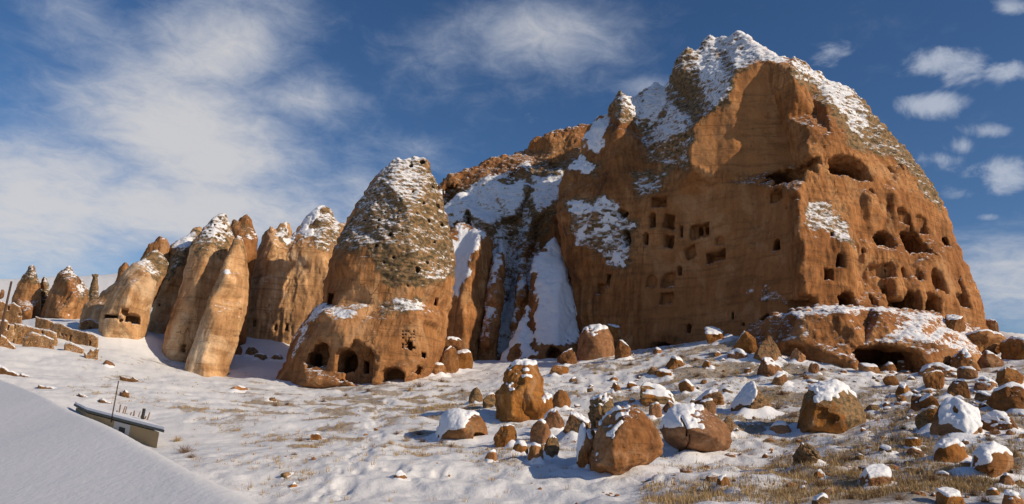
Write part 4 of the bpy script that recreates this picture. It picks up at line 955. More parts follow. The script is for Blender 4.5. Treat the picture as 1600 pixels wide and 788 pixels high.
def box_from(A, B, C, D, down, name, mat, parent, origin):
    """prism hanging `down` metres below the quad A B C D"""
    T = np.array([A, B, C, D], float); L = T - np.array([0, 0, down])
    V = np.concatenate([T, L])
    Fs = [(0, 1, 2, 3), (7, 6, 5, 4), (0, 4, 5, 1), (1, 5, 6, 2), (2, 6, 7, 3), (3, 7, 4, 0)]
    o = mesh_obj(name, V, Fs, mat, parent, None, False)
    o.data.transform(Matrix.Translation(-Vector(origin)))
    return o


def tube(a, b, r0, r1, n=8):
    a = np.array(a, float); b = np.array(b, float); ax = b - a; ax = ax / np.linalg.norm(ax)
    u = np.cross(ax, (0.3, 0.8, 0.2)); u /= np.linalg.norm(u); v = np.cross(ax, u)
    V = []
    for p, r in ((a, r0), (b, r1)):
        for k in range(n):
            t = 2 * math.pi * k / n; V.append(p + r * (u * math.cos(t) + v * math.sin(t)))
    Fs = [(k, (k + 1) % n, n + (k + 1) % n, n + k) for k in range(n)] + [tuple(range(n))[::-1], tuple(range(n, 2 * n))]
    return V, Fs


def hut():
    A = P(257, 672, 39.0); B = P(135, 640.5, 45.0); D = P(222, 657.5, 43.5); C = B + (D - A)
    org = (A + B + C + D) / 4; org[2] -= 3
    e = bpy.data.objects.new('hut', None); COL.objects.link(e); e.location = tuple(org)
    tag(e, 'small pale hut half hidden behind the near snow bank, flat snowy roof', 'hut')
    u = (B - A) / np.linalg.norm(B - A); w = (D - A) / np.linalg.norm(D - A)
    z = np.array([0, 0, 1.0])
    box_from(A, B, C, D, 0.14, 'roof', M_CONC, e, org)
    sh = 0.06
    box_from(A + u * sh + w * .03 + z * .14, B - u * sh + w * .03 + z * .14, C - u * sh - w * .1 + z * .14, D + u * sh - w * .1 + z * .14, 0.137, 'roof_snow', M_SNOW, e, org)
    i = 0.34
    a, b, c, d = A + u * i + w * i - z * .202, B - u * i + w * i - z * .202, C - u * i - w * i - z * .202, D + u * i - w * i - z * .202
    box_from(a, b, c, d, 3.2, 'wall', M_PLAST, e, org)
    # whitewashed strip with a dark window on the front wall
    f = a + (b - a) * .36; g = a + (b - a) * .58
    nrm = np.cross(b - a, z); nrm /= np.linalg.norm(nrm)
    if nrm[1] > 0: nrm = -nrm
    box_from(f + nrm * .03 - z * .02, g + nrm * .03 - z * .02, g - z * .02, f - z * .02, 2.6, 'whitewashed_panel', M_WHITE, e, org)
    f2 = a + (b - a) * .42; g2 = a + (b - a) * .50
    box_from(f2 + nrm * .05 - z * .25, g2 + nrm * .05 - z * .25, g2 + nrm * .028 - z * .25, f2 + nrm * .028 - z * .25, .45, 'window', M_IRON, e, org)
    p0 = P(221.5, 661, 42.6); p1 = p0 + z * .82
    V, Fs = tube(p0 - z * .3, p1, .085, .085); o = mesh_obj('chimney_pipe', np.array(V) - org, Fs, M_IRON, e)
    p0 = P(175, 652, 42.8)
    V, Fs = tube(p0 - z * .3, p0 + z * 2.1, .035, .03); o = mesh_obj('roof_rod', np.array(V) - org, Fs, M_WOOD, e)
    return e


hut()


def pole(label, px, py, Y, top):
    b = P(px, py, Y); b[2] = ground_z(b[0:1], b[1:2])[0] - 0.3
    t = P(top[0], top[1], Y)
    V, Fs = tube(b, t, .14, .10)
    V = np.array(V)
    e = mesh_obj('wooden_pole', V, Fs, M_WOOD, origin=b)
    tag(e, label, 'pole')
    return e


pole('leaning dark wooden pole in front of the ruins at the left edge', 1, 517, 74, (18, 440))


def log_pile():
    rs = np.random.RandomState(5)
    b = hit(205, 655, behind=46); e = bpy.data.objects.new('wood_pile', None); COL.objects.link(e); e.location = tuple(b)
    tag(e, 'row of leaning snowy poles and brush behind the hut', 'wood pile')
    for k in range(13):
        px = 180 + k * 3.9 + rs.uniform(-1, 1); p0 = P(px, 651 + k * .8 + rs.uniform(-1, 1), 47.5); p1 = P(px + rs.uniform(2, 9), 634 + k * .9 + rs.uniform(-5, 9), 47.9)
        p0[2] -= .5
        V, Fs = tube(p0, p1, rs.uniform(.04, .10), rs.uniform(.02, .05), 6)
        mesh_obj('pole', np.array(V) - b, Fs, M_TWIG, e)


log_pile()

# ------------------------------------------------------------------ boulders
import bmesh
_ICO = {}


def ico(n):
    if n not in _ICO:
        bm = bmesh.new(); bmesh.ops.create_icosphere(bm, subdivisions=n, radius=1)
        bm.verts.ensure_lookup_table()
        _ICO[n] = (np.array([v.co[:] for v in bm.verts]), np.array([[v.index for v in f.verts] for f in bm.faces])); bm.free()
    return _ICO[n]


def stone_shape(rs, sub, planes, cut=(0.55, 0.92), rough=0.05, seed=0):
    """a broken block: a rounded box cut by random planes, its edges crisp, then pitted"""
    V, Fc = ico(sub); V = V.copy()
    smooth = planes <= 6
    if not smooth:
        q = rs.normal(size=4); q /= np.linalg.norm(q)
        from mathutils import Quaternion
        M = np.array(Quaternion(q).to_matrix())
        L = V @ M; pn = rs.uniform(4.5, 8)
        L = L / (np.abs(L) ** pn).sum(1)[:, None] ** (1 / pn) * np.array([1.0, rs.uniform(.7, 1), rs.uniform(.6, 1)])
        V = L @ M.T
    for _ in range(planes):
        n = rs.normal(size=3); n[2] *= 0.8; n /= np.linalg.norm(n)
        off = rs.uniform(*cut) * (V @ n).max()
        if not smooth: off = max(off, .58 * (V @ n).max())
        d = V @ n - off
        V -= np.where(d > 0, d, 0)[:, None] * n * 0.985
    for _ in range(planes * 2):
        n = rs.normal(size=3); n /= np.linalg.norm(n); off = (V @ n).max() * rs.uniform(.86, .97)
        d = V @ n - off; V -= np.where(d > 0, d, 0)[:, None] * n * .97
    U = V / (np.linalg.norm(V, axis=1)[:, None] + .01)
    V = V + U * (rough * .8 * fbm(V * 1.7, 4, seed, .55) + rough * .8 * fbm(V * 4.5, 3, seed + 9, .6) - rough * 1.3 * sstep(fbm(V * 1.3, 2, seed + 4, ridge=True), .95, 1.35))[:, None]
    return V, Fc


BG = 'boulders fallen on the snowy slope'


def snow_cap(o, V, N, Fc, snow, w, seed, snowdir=(0, 0, 1)):
    sd = np.array(snowdir, float); sd /= np.linalg.norm(sd)
    for _ in range(14 if Fc.shape[1] == 4 else 2):
        acc = np.zeros_like(V); m = N[Fc].mean(1)
        for k in range(Fc.shape[1]):
            for c in range(3):
                acc[:, c] += np.bincount(Fc[:, k], m[:, c], len(V))
        N = acc / (np.linalg.norm(acc, axis=1)[:, None] + 1e-9)
    up = N @ sd
    nz = fbm(V * 1.4 / max(.5, w * .25), 3, seed + 3, .55) * .22 + fbm(V * 3.0, 2, seed + 5) * .06
    t = sstep(up + nz - (1.0 - snow * .72), -0.04, 0.26)
    for _ in range(2):
        acc = np.zeros(len(V)); cn = np.zeros(len(V)) + 1e-9
        m = t[Fc].mean(1)
        for k in range(Fc.shape[1]):
            acc += np.bincount(Fc[:, k], m, len(V)); cn += np.bincount(Fc[:, k], minlength=len(V))
        t = acc / cn
    t = sstep(t, .12, .8)
    th = min(.15, .035 + .024 * w)
    S_ = V + (N * .45 + np.array([0, 0, .6])) * (t * th)[:, None] - N * ((1 - sstep(t, 0, .10)) * .05 + .004)[:, None]
    keep = (t[Fc] > 0).any(1)
    if keep.sum() > 3:
        used = np.unique(Fc[keep]); mp = -np.ones(len(V), int); mp[used] = np.arange(len(used))
        F2 = mp[Fc[keep]]; lab = n_pieces(F2, len(used)); fl = lab[F2[:, 0]]
        cnt = np.bincount(fl, minlength=len(used)); ok = cnt[fl] > max(20, 0.06 * cnt.max())
        if ok.any():
            F2 = F2[ok]; u2 = np.unique(F2); m2 = -np.ones(len(used), int); m2[u2] = np.arange(len(u2))
            c = mesh_obj('snow_cap', S_[used][u2], m2[F2], M_SNOW, o)
            if len(np.unique(lab[F2[:, 0]] if False else fl[ok])) > 1: c['kind'] = 'stuff'


def snow_drift(o, c, rx, ry, h, seed):
    """snow blown up against the foot of a boulder"""
    r = np.random.RandomState(seed); n = 36; rings = [0.55, 0.85, 1.05, 1.3, 1.65]; hh = [0.20, 0.17, 0.11, 0.04, -0.03]
    a = np.linspace(0, 2 * math.pi, n, endpoint=False)
    wob = 1 + .16 * np.sin(a * 2 + r.uniform(0, 6)) + .12 * np.sin(a * 3 + r.uniform(0, 6)) + .08 * np.sin(a * 7 + r.uniform(0, 6))
    lift = .75 + .5 * np.sin(a + r.uniform(0, 6)) + .25 * np.sin(a * 4 + r.uniform(0, 6))
    V = []
    for q, z in zip(rings, hh):
        k = 1 + (wob - 1) * min(1, q)
        x = c[0] + np.cos(a) * rx * q * k; y = c[1] + np.sin(a) * ry * q * k
        g = ground_z(x, y)
        V.append(np.stack([x, y, g + (z * h * np.maximum(lift, 0) if z > 0 else z - .03)], 1))
    V = np.concatenate(V) - c
    Q = np.array([(i * n + j, (i + 1) * n + j, (i + 1) * n + (j + 1) % n, i * n + (j + 1) % n) for i in range(len(rings) - 1) for j in range(n)])
    mesh_obj('snow_drift', V, Q, M_SNOW, o)


def boulder(box, label, seed, planes=9, deep=0.9, snow=0.6, lean=0.0, cut=(0.55, 0.92), rough=0.05, name='boulder', wea=0.15, behind=None, Y=None, snowdir=(0, 0, 1), sink=.42, taper=0.0):
    x0, y0, x1, y1 = box
    cx = (x0 + x1) / 2
    if Y is None:
        G = hit(cx, min(y1, 787), behind=behind); Yg = G[1]
        if y1 > 787: Yg *= 787 / y1 * .98
    else:
        Yg = Y
    w0 = (x1 - x0) * Yg / FOC
    Yc = Yg + 0.40 * w0 * deep
    a = P(x0, (y0 + y1) / 2, Yc); b = P(x1, (y0 + y1) / 2, Yc); top = P(cx, y0, Yc); bot = P(cx, y1, Yg)
    w = b[0] - a[0]; h = top[2] - bot[2]
    rs = np.random.RandomState(seed)
    px = x1 - x0
    sub = 5 if px > 34 else (4 if px > 16 else 3)
    V, Fc = stone_shape(rs, sub, planes, cut, rough, seed)
    if taper:
        k = 1 - taper * (V[:, 2] + 1) / 2; V[:, 0] *= k; V[:, 1] *= k
    if lean:
        ca, sa = math.cos(lean), math.sin(lean); V = np.stack([V[:, 0] * ca + V[:, 2] * sa, V[:, 1], -V[:, 0] * sa + V[:, 2] * ca], 1)
    lo, hi = V.min(0), V.max(0)
    V = (V - lo) / (hi - lo)
    V[:, 0] = (V[:, 0] - .5) * w; V[:, 1] = (V[:, 1] - .5) * w * deep; V[:, 2] = V[:, 2] * h * (1 + sink) - h * sink
    org = np.array([(a[0] + b[0]) / 2, Yc, bot[2]])
    N = normals(V, Fc)
    o = mesh_obj(name, V, Fc, M_BOULD, attrs={'weather': np.full(len(V), wea) + .3 * fbm(V * .8, 2, seed), 'snow': np.full(len(V), -.16)}, sharp=(16 if planes > 6 else None))
    o.location = tuple(org)
    tag(o, label, 'boulder', BG)
    if snow > 0:
        snow_cap(o, V, N, Fc, snow * .9, w, seed, snowdir)
    if px > 12 and Y is None and y1 < 770:
        snow_drift(o, org, w / 2, w * deep / 2, min(h, 2.0), seed)
    return o


def big_boulder(label, outline, base, seed, inner=(), snow=.5, rad=.9, bulge=1.0, thick=2.0, lumps=((.10, 1.2, 1.2),), disp=(.06, .9), wea=0.1, snowdir=(0, 0, 1), caves=(), creases=(), weather=(), step=1.0, dstep=.07, behind=None, vert=.3, tilt=0.0):
    """a boulder built from its own outline; distances are metres behind the ground point at its base"""
    G = hit(*base, behind=behind); Y0 = G[1] + rad * bulge
    cx = base[0]
    O = [(a, b, Y0 + tilt * (a - cx) * .01) for a, b in outline]
    o = rock('boulder', label, 'boulder', O, [(a, b, Y0 + c) for a, b, c in inner], creases, step=step, dstep=dstep, rad=rad, bulge=bulge, thick=thick, caves=caves, lumps=list(lumps), disp=disp, vert=vert, ledge=.04, seed=seed, mat=M_BOULD, group=BG, soft=1.0,
             snow=[([(0, 0), (1700, 0), (1700, 900), (0, 900)], -.16)], weather=[([(0, 0), (1700, 0), (1700, 900), (0, 900)], wea)] + list(weather))
    me = o.data
    V = np.empty(len(me.vertices) * 3, np.float32); me.vertices.foreach_get('co', V); V = V.reshape(-1, 3).astype(float)
    Fc = np.empty(len(me.loops), np.int32); me.loops.foreach_get('vertex_index', Fc); Fc = Fc.reshape(-1, 4)
    w = V[:, 0].max() - V[:, 0].min()
    if snow > 0:
        snow_cap(o, V, normals(V, Fc), Fc, snow, w, seed, snowdir)
    lc = np.array(o.location); Vw = V + lc
    low = Vw[Vw[:, 2] < ground_z(Vw[:, 0], Vw[:, 1]) + .25]
    if len(low) > 10:
        c2 = (low.min(0) + low.max(0)) / 2
        c2[2] = lc[2]; d_ = np.array([c2[0] - lc[0], c2[1] - lc[1], 0])
        e = (low.max(0) - low.min(0)) / 2
        snow_drift(o, lc, e[0], e[1], .9, seed) if np.hypot(d_[0], d_[1]) < .4 * w else None
    return o


big_boulder('biggest orange boulder with broad flat sunlit face, front centre', [(916, 760), (919, 738), (922, 715), (930, 690), (938, 668), (950, 650), (966, 640), (985, 636), (1003, 644), (1018, 656), (1028, 675), (1034, 694), (1030, 708), (1016, 722), (1000, 734), (985, 742), (960, 747), (945, 760)], (960, 742), 301,
            [(958, 690, -1.5), (985, 690, -1.3), (1012, 690, -.6), (962, 735, -1.7), (935, 725, -1.3), (976, 658, -.9), (1005, 720, -.9), (938, 690, -.2), (928, 715, -.1), (955, 662, .1)], creases=[[(976, 658), (958, 690), (935, 725)]], snow=.22, snowdir=(-.6, .2, 1), rad=.6, thick=2.4, lumps=((.13, 1.0, 1.0),), disp=(.08, .8))
big_boulder('great egg-shaped boulder with a split down its side and snowy top left', [(1032, 672), (1036, 655), (1046, 643), (1062, 635), (1080, 633), (1098, 638), (1116, 646), (1132, 660), (1142, 676), (1144, 690), (1136, 702), (1120, 710), (1100, 713), (1080, 711), (1058, 703), (1040, 690)], (1090, 712), 303,
            [(1070, 670, -.9), (1076, 690, -.8), (1110, 680, -1.2)], snow=.66, snowdir=(-.75, .1, .9), rad=2.0, bulge=.75, thick=2.4, lumps=((.05, 1.5, 1.5),), disp=(.03, .9), caves=[(1073, 668, 2.2, 26, 1.2, 'box', 0, 8), (1077, 692, 2.2, 26, 1.0, 'box', 0, 10)], wea=.0)
big_boulder('tallest upright boulder of the left cluster with snowy flat top', [(774, 670), (778, 640), (776, 615), (784, 604), (789, 598), (787, 584), (794, 575), (806, 569), (822, 567), (836, 571), (840, 582), (845, 592), (846, 608), (850, 618), (860, 622), (862, 640), (860, 658), (850, 672)], (812, 658), 305,
            [(800, 620, -1.6), (822, 600, -1.5), (800, 650, -1.9), (835, 640, -1.6), (815, 640, -1.2), (812, 600, -.9), (850, 640, -.9)], snow=.5, rad=.9, thick=3, lumps=((.25, 1.6, 3),), disp=(.12, 1.1), vert=1.0, dstep=.1)
big_boulder('large dark dome boulder with thick snow cap, centre right', [(1240, 690), (1246, 664), (1250, 640), (1258, 620), (1268, 607), (1284, 600), (1302, 598), (1318, 601), (1330, 610), (1340, 628), (1350, 645), (1354, 660), (1342, 672), (1325, 690)], (1300, 678), 307,
            [(1280, 650, -1.5), (1310, 660, -1.4), (1335, 655, -.6), (1262, 650, -.6)], snow=.56, rad=1.4, thick=2.6, lumps=((.16, 1.3, 1.3),), disp=(.10, .9), wea=.35, weather=[([(1255, 610), (1340, 605), (1356, 660), (1325, 680), (1310, 640), (1262, 632)], .9)], caves=[(1285, 655, 44, 40, .45, 'arch')])
boulder((1453, 622, 1533, 682), 'tilted slab boulder with snowy flat top, right side', 1500, planes=8, snow=.85, lean=.5, cut=(.6, .8), snowdir=(.25, -.45, 1), deep=.9)
big_boulder('wide low boulder with snowy back, leftmost of the boulder field', [(678, 700), (682, 675), (690, 655), (700, 644), (718, 641), (738, 645), (752, 654), (762, 668), (764, 682), (758, 700)], (720, 688), 311,
            [(725, 672, -1.1), (745, 675, -.7), (700, 672, -.7)], snow=.74, snowdir=(-.6, 0, 1), rad=1.1, thick=2.2, wea=.35, caves=[(749, 682, 18, 12, .9, 'arch')])
big_boulder('big round boulder with a snow cap under the left end of the great cliff', [(900, 575), (903, 550), (904, 530), (910, 517), (922, 510), (938, 508), (950, 513), (958, 528), (960, 545), (956, 575)], (930, 562), 313,
            [(930, 540, -1.2)], snow=.5, rad=2.2, bulge=.9, thick=3.0, dstep=.15, lumps=((.1, 2, 2),), disp=(.06, 1.2))
big_boulder('boulder under a thick pillow of snow, lower right, left of two', [(1458, 740), (1462, 712), (1466, 698), (1478, 690), (1494, 689), (1506, 698), (1512, 715), (1510, 740)], (1486, 726), 315, [], snow=.98, snowdir=(0, .35, 1), rad=.6, thick=1.2, dstep=.05)
big_boulder('boulder under a thick pillow of snow, lower right, right of two', [(1516, 770), (1520, 735), (1522, 712), (1532, 700), (1552, 695), (1570, 702), (1580, 716), (1582, 732), (1572, 744), (1556, 752), (1545, 770)], (1548, 752), 317, [(1545, 735, -.4)], snow=.98, snowdir=(0, .35, 1), rad=.7, thick=1.3, dstep=.05, caves=[(1536, 742, 26, 12, .4, 'box', 0, 15)])

B = [
    ((862, 609, 892, 643), 'rounded sunlit boulder right of the tallest upright boulder', dict(planes=5, snow=.05)),
    ((732, 605, 757, 631), 'dark pointed stone left of the tallest upright boulder', dict(planes=10, snow=.1, taper=.4, wea=.6)),
    ((754, 614, 781, 638), 'low dark stone tucked beside the tallest upright boulder', dict(planes=9, snow=.5, wea=.6)),
    ((771, 664, 808, 701), 'squarish boulder with a neat snow cap below the tallest upright boulder', dict(planes=11, snow=.62, cut=(.55, .75))),
    ((758, 703, 777, 723), 'small round stone under a dome of snow, lowest left of the field', dict(planes=4, snow=.85)),
    ((801, 689, 826, 711), 'little stone almost buried in snow between two capped boulders', dict(planes=5, snow=.95)),
    ((828, 656, 862, 697), 'dark egg-shaped boulder with snowy crown in the left cluster', dict(planes=6, snow=.5, wea=.4)),
    ((824, 693, 850, 721), 'small orange stone with snow on top, front of the left cluster', dict(planes=9, snow=.6)),
    ((846, 680, 874, 718), 'dark stone with a slanting snow streak, front of the left cluster', dict(planes=9, snow=.55, lean=.4, wea=.6)),
    ((846, 640, 883, 672), 'sunlit wedge boulder with snow on its left slope', dict(planes=9, snow=.5, snowdir=(-.6, 0, 1))),
    ((880, 644, 922, 684), 'shaded boulder with snow rim just left of the biggest boulder', dict(planes=9, snow=.5, wea=.5)),
    ((858, 571, 890, 588), 'flat sunlit boulder alone on snow below the snowy slab', dict(planes=8, snow=.15)),
    ((670, 567, 698, 588), 'lowest of four shaded boulders stacked at the tower foot', dict(planes=6, snow=.5)),
    ((686, 541, 718, 584), 'upright slanting boulder in the stack at the tower foot', dict(planes=6, snow=.5, lean=-.5, snowdir=(-.5, 0, 1))),
    ((706, 546, 740, 582), 'rightmost slanting boulder in the stack at the tower foot', dict(planes=6, snow=.5, lean=-.5)),
    ((688, 527, 724, 552), 'topmost boulder in the stack at the tower foot', dict(planes=6, snow=.4, Y=101)),
    ((870, 545, 904, 572), 'small snow-topped boulder beside the big round one under the cliff', dict(planes=7, snow=.5)),
    ((943, 507, 971, 542), 'boulder leaning against the right back of the big round one', dict(planes=7, snow=.45, Y=104)),
    ((960, 532, 986, 563), 'snowy broken stone right of the big round boulder', dict(planes=10, snow=.6)),
    ((901, 662, 931, 737), 'snow-plastered slab standing against the left of the biggest boulder', dict(planes=9, snow=.8, snowdir=(-.6, -.2, .9), deep=1.2, lean=-.15)),
    ((920, 615, 978, 682), 'dark jagged rock behind the top of the biggest boulder', dict(planes=13, snow=.5, wea=.85, rough=.12, cut=(.45, .8), behind=34)),
    ((997, 600, 1060, 637), 'dark flat-topped block behind the biggest boulder', dict(planes=12, snow=.6, wea=.6, cut=(.45, .75))),
    ((1013, 629, 1035, 654), 'small stone in the gap above the biggest boulder', dict(planes=9, snow=.45)),
    ((1033, 626, 1057, 649), 'small sunlit stone touching the split boulder from behind', dict(planes=9, snow=.45)),
    ((1060, 593, 1085, 615), 'snow-covered small stone above the split boulder', dict(planes=9, snow=.75)),
    ((1089, 608, 1130, 636), 'orange boulder with snowy shoulder above the split boulder', dict(planes=8, snow=.5, snowdir=(-.5, 0, 1))),
    ((1091, 623, 1119, 651), 'smooth orange stone just behind the split boulder', dict(planes=6, snow=.4)),
    ((1122, 650, 1148, 680), 'dark stone pressed against the right of the split boulder', dict(planes=8, snow=.2, wea=.4)),
    ((953, 598, 970, 615), 'small orange stone on snow above the jagged rock', dict(planes=9, snow=.4)),
    ((979, 597, 996, 608), 'tiny flat stone above the jagged rock', dict(planes=8, snow=.55)),
    ((1037, 557, 1070, 577), 'snowy flat block in the upper field below the great wall', dict(planes=10, snow=.65)),
    ((1011, 573, 1033, 590), 'dark angular stone in the upper field', dict(planes=11, snow=.1, wea=.5)),
    ((1025, 577, 1050, 592), 'low snowy stone beside the dark angular one', dict(planes=10, snow=.7)),
    ((1098, 563, 1113, 577), 'small brown stone in upper field with shrubs about', dict(planes=9, snow=.4)),
    ((1097, 511, 1140, 536), 'flat-topped block with thick snow lid against the great wall', dict(planes=10, snow=.55, cut=(.5, .75))),
    ((1149, 518, 1182, 555), 'sharp sunlit block at the crest of the boulder slope', dict(planes=12, snow=.4, cut=(.5, .8), snowdir=(-.7, 0, 1))),
    ((1137, 545, 1169, 564), 'snow-covered low block left below the sharp crest block', dict(planes=9, snow=.85)),
    ((1145, 596, 1209, 650), 'broad boulder mantled in snow on its left, mid slope', dict(planes=8, snow=.85, snowdir=(-.6, -.2, 1), wea=.6)),
    ((1176, 523, 1226, 566), 'pyramid-shaped boulder below the rock terrace', dict(planes=11, snow=.25, taper=.75, wea=.55)),
    ((1236, 544, 1258, 567), 'small sunlit tooth-shaped stone below the terrace', dict(planes=9, snow=.1, taper=.6)),
    ((1284, 551, 1298, 567), 'small pointed stone left of the snowy stone cluster near the arched cave', dict(planes=10, snow=.1, taper=.5)),
    ((1296, 543, 1328, 572), 'snow-covered broken stones near the arched cave', dict(planes=11, snow=.75)),
    ((1184, 560, 1226, 591), 'snowy block leaning downhill below the pyramid boulder', dict(planes=9, snow=.75)),
    ((1263, 567, 1280, 587), 'small upright brown stone above the dark rounded boulder', dict(planes=9, snow=.3)),
    ((1204, 583, 1232, 604), 'stone with dry shrub beside it below the leaning block', dict(planes=9, snow=.5, wea=.4)),
    ((1203, 659, 1236, 681), 'smooth oval stone with snow cap in front of the dome boulder', dict(planes=3, snow=.6)),
    ((1238, 692, 1283, 727), 'dark craggy bare rock in snow below the dome boulder', dict(planes=14, snow=.1, wea=.8, rough=.14)),
    ((1432, 638, 1480, 677), 'dark boulder under the left end of the tilted slab', dict(planes=8, snow=.15, wea=.5)),
    ((1551, 600, 1625, 648), 'big boulder with heavy snow cap cut by the right edge', dict(planes=8, snow=.6)),
    ((1535, 643, 1583, 678), 'low flat rock with snow right of the tilted slab', dict(planes=9, snow=.65, snowdir=(-.3, 0, 1))),
    ((1438, 580, 1473, 610), 'sunlit split block with snow top below the terrace', dict(planes=10, snow=.45, cut=(.5, .8))),
    ((1479, 594, 1517, 625), 'pale snowy wedge in the right-hand rubble', dict(planes=10, snow=.6, taper=.5)),
    ((1423, 617, 1449, 643), 'small orange block with snow, left of the tilted slab', dict(planes=10, snow=.55)),
    ((1556, 574, 1598, 604), 'box-like sunlit block in the right-hand rubble', dict(planes=12, snow=.4, cut=(.5, .7))),
    ((1520, 590, 1558, 612), 'snowy low stone left of the box-like block', dict(planes=10, snow=.65)),
    ((1438, 568, 1496, 590), 'long flat rock with snow at the mouth of the arched cave', dict(planes=10, snow=.6)),
    ((1380, 587, 1403, 605), 'small brown stone on the snow below the arched cave', dict(planes=10, snow=.45)),
    ((1344, 568, 1372, 584), 'stone at the left of the arched cave mouth', dict(planes=10, snow=.5)),
    ((1376, 566, 1400, 582), 'flat brown stone in the middle of the arched cave mouth', dict(planes=10, snow=.4)),
    ((1402, 564, 1432, 582), 'snowy stone at the right of the arched cave mouth', dict(planes=10, snow=.7)),
    ((1346, 727, 1392, 766), 'angular stone coated in snow near the bottom edge', dict(planes=10, snow=.95, snowdir=(-.3, -.2, 1))),
    ((1271, 735, 1292, 751), 'small reddish stone above a frosted shrub', dict(planes=10, snow=.35)),
    ((1268, 773, 1297, 796), 'dark snowy stone cut by the bottom edge, left one', dict(planes=9, snow=.5, wea=.6)),
    ((1464, 765, 1507, 800), 'snowy orange stone cut by the bottom edge', dict(planes=10, snow=.7)),
    ((1563, 768, 1598, 800), 'grey snow-dusted stone at the bottom right corner', dict(planes=6, snow=.6)),
    ((1120, 743, 1142, 764), 'small stone with snow tip near the bottom, below the split boulder', dict(planes=9, snow=.55)),
    ((1436, 616, 1466, 638), 'small snowy stone above the dark boulder under the tilted slab', dict(planes=10, snow=.6, behind=38)),
    ((1498, 574, 1530, 596), 'brown broken stone in the right-hand rubble below the ledges', dict(planes=11, snow=.5)),
    ((1400, 600, 1424, 618), 'snow-edged stone left of the split block', dict(planes=11, snow=.5)),
    ((613, 736, 637, 750), 'single small orange stone with snow on the open snowfield', dict(planes=7, snow=.6)),
    ((486, 678, 504, 688), 'flat brown stone among dry grass on the open snowfield', dict(planes=8, snow=.2)),
    ((452, 755, 466, 763), 'tiny brown stone in snow near the bottom left', dict(planes=8, snow=.3)),
    ((438, 737, 455, 748), 'dark little stone in snow near the bottom left', dict(planes=8, snow=.2, wea=.8)),
    ((380, 542, 405, 558), 'dark rock in the shaded hollow between fin and tower', dict(planes=10, snow=.25, wea=.8)),
    ((422, 552, 444, 564), 'low dark rock in the shaded hollow beside the bare bush', dict(planes=10, snow=.4, wea=.8)),
    ((396, 553, 418, 564), 'snowy flat rock in the shaded hollow', dict(planes=10, snow=.6, wea=.8)),
    ((363, 540, 378, 556), 'brown rock at the right foot of the frontmost fin', dict(planes=10, snow=.2)),
    ((360, 603, 388, 612), 'flat reddish rock flush in the snow below the tower', dict(planes=8, snow=.2)),
    ((418, 620, 432, 628), 'small bare stone in the snow left of the tower foot', dict(planes=8, snow=.2, wea=.5)),
    ((162, 563, 178, 574), 'little stone right of the broken wall corner', dict(planes=8, snow=.2)),
    ((0, 452, 7, 463), 'small stone on the far hill at the left edge', dict(planes=8, snow=.2, Y=120)),
    ((1470, 491, 1510, 524), 'square snow-topped block on the right end of the terrace', dict(planes=11, snow=.5, cut=(.5, .72), Y=86)),
    ((1484, 519, 1562, 556), 'wide ledge block below the right corner of the great cliff', dict(planes=10, snow=.5, cut=(.5, .75), Y=85)),
    ((1520, 548, 1570, 580), 'ledge block stepping down right of the terrace', dict(planes=10, snow=.45, cut=(.5, .75), Y=79)),
    ((1562, 526, 1640, 576), 'large curved ledge block cut by the right edge', dict(planes=8, snow=.4, cut=(.55, .8), Y=81)),
    ((1486, 545, 1530, 584), 'smooth sloping ledge block right of the arched cave', dict(planes=7, snow=.6, Y=76)),
    ((1536, 500, 1560, 524), 'small snowy block at the right foot of the great cliff', dict(planes=10, snow=.6, Y=103)),
]
for k, (bx_, lab, op) in enumerate(B):
    boulder(bx_, lab, 1000 + k * 7, **op)

_taken = [b[0] for b in B]


def rubble(n, box, sizes, seed):
    r = np.random.RandomState(seed); made = 0; tries = 0
    while made < n and tries < n * 12:
        tries += 1
        x = r.uniform(box[0], box[2]); y = r.uniform(box[1], box[3]); w = (sizes[0] * .55 + (sizes[1] * 1.25 - sizes[0] * .55) * r.uniform() ** 2.2) * (.6 + .7 * (y - 540) / 250); h = w * r.uniform(.45, .85)
        if any(x + w * .3 > b[0] and x - w * .3 < b[2] and y > b[1] + 3 and y - h < b[3] - 3 for b in _taken): continue
        bx = (x - w / 2, y - h, x + w / 2, y)
        best = sorted((abs(x - (b[0][0] + b[0][2]) / 2) + 1.3 * abs(y - b[0][3]), k) for k, b in enumerate(B))
        lab = None
        for _, k in best[:14]:
            b = B[k][0]
            d = 'left of' if x < b[0] else 'right of' if x > b[2] else 'below' if y > b[3] else 'above'
            lab = 'small rock %s the %s' % (d, B[k][1])
            if len(lab.split()) <= 16 and lab not in _rl:
                break
            lab = None
        if not lab: continue
        _rl.add(lab); _taken.append(bx); made += 1
        o = boulder(bx, lab, 5000 + seed * 100 + made, planes=int(r.randint(8, 13)), snow=float(r.choice([.1, .3, .5, .6, .75])), wea=float(r.uniform(0, .7)), deep=float(r.uniform(.7, 1.1)))
        o['group'] = 'small rubble among the boulders'


_rl = set()
rubble(26, (985, 552, 1180, 640), (12, 22), 1)
rubble(20, (1180, 560, 1340, 610), (10, 20), 2)
rubble(44, (1360, 575, 1600, 660), (13, 30), 3)
rubble(16, (1150, 640, 1440, 780), (9, 18), 4)
rubble(12, (1440, 660, 1600, 785), (10, 22), 5)
rubble(14, (870, 590, 1000, 700), (9, 18), 6)

# ------------------------------------------------------------------ small stones, dry grass, shrubs
rs = np.random.RandomState(3)


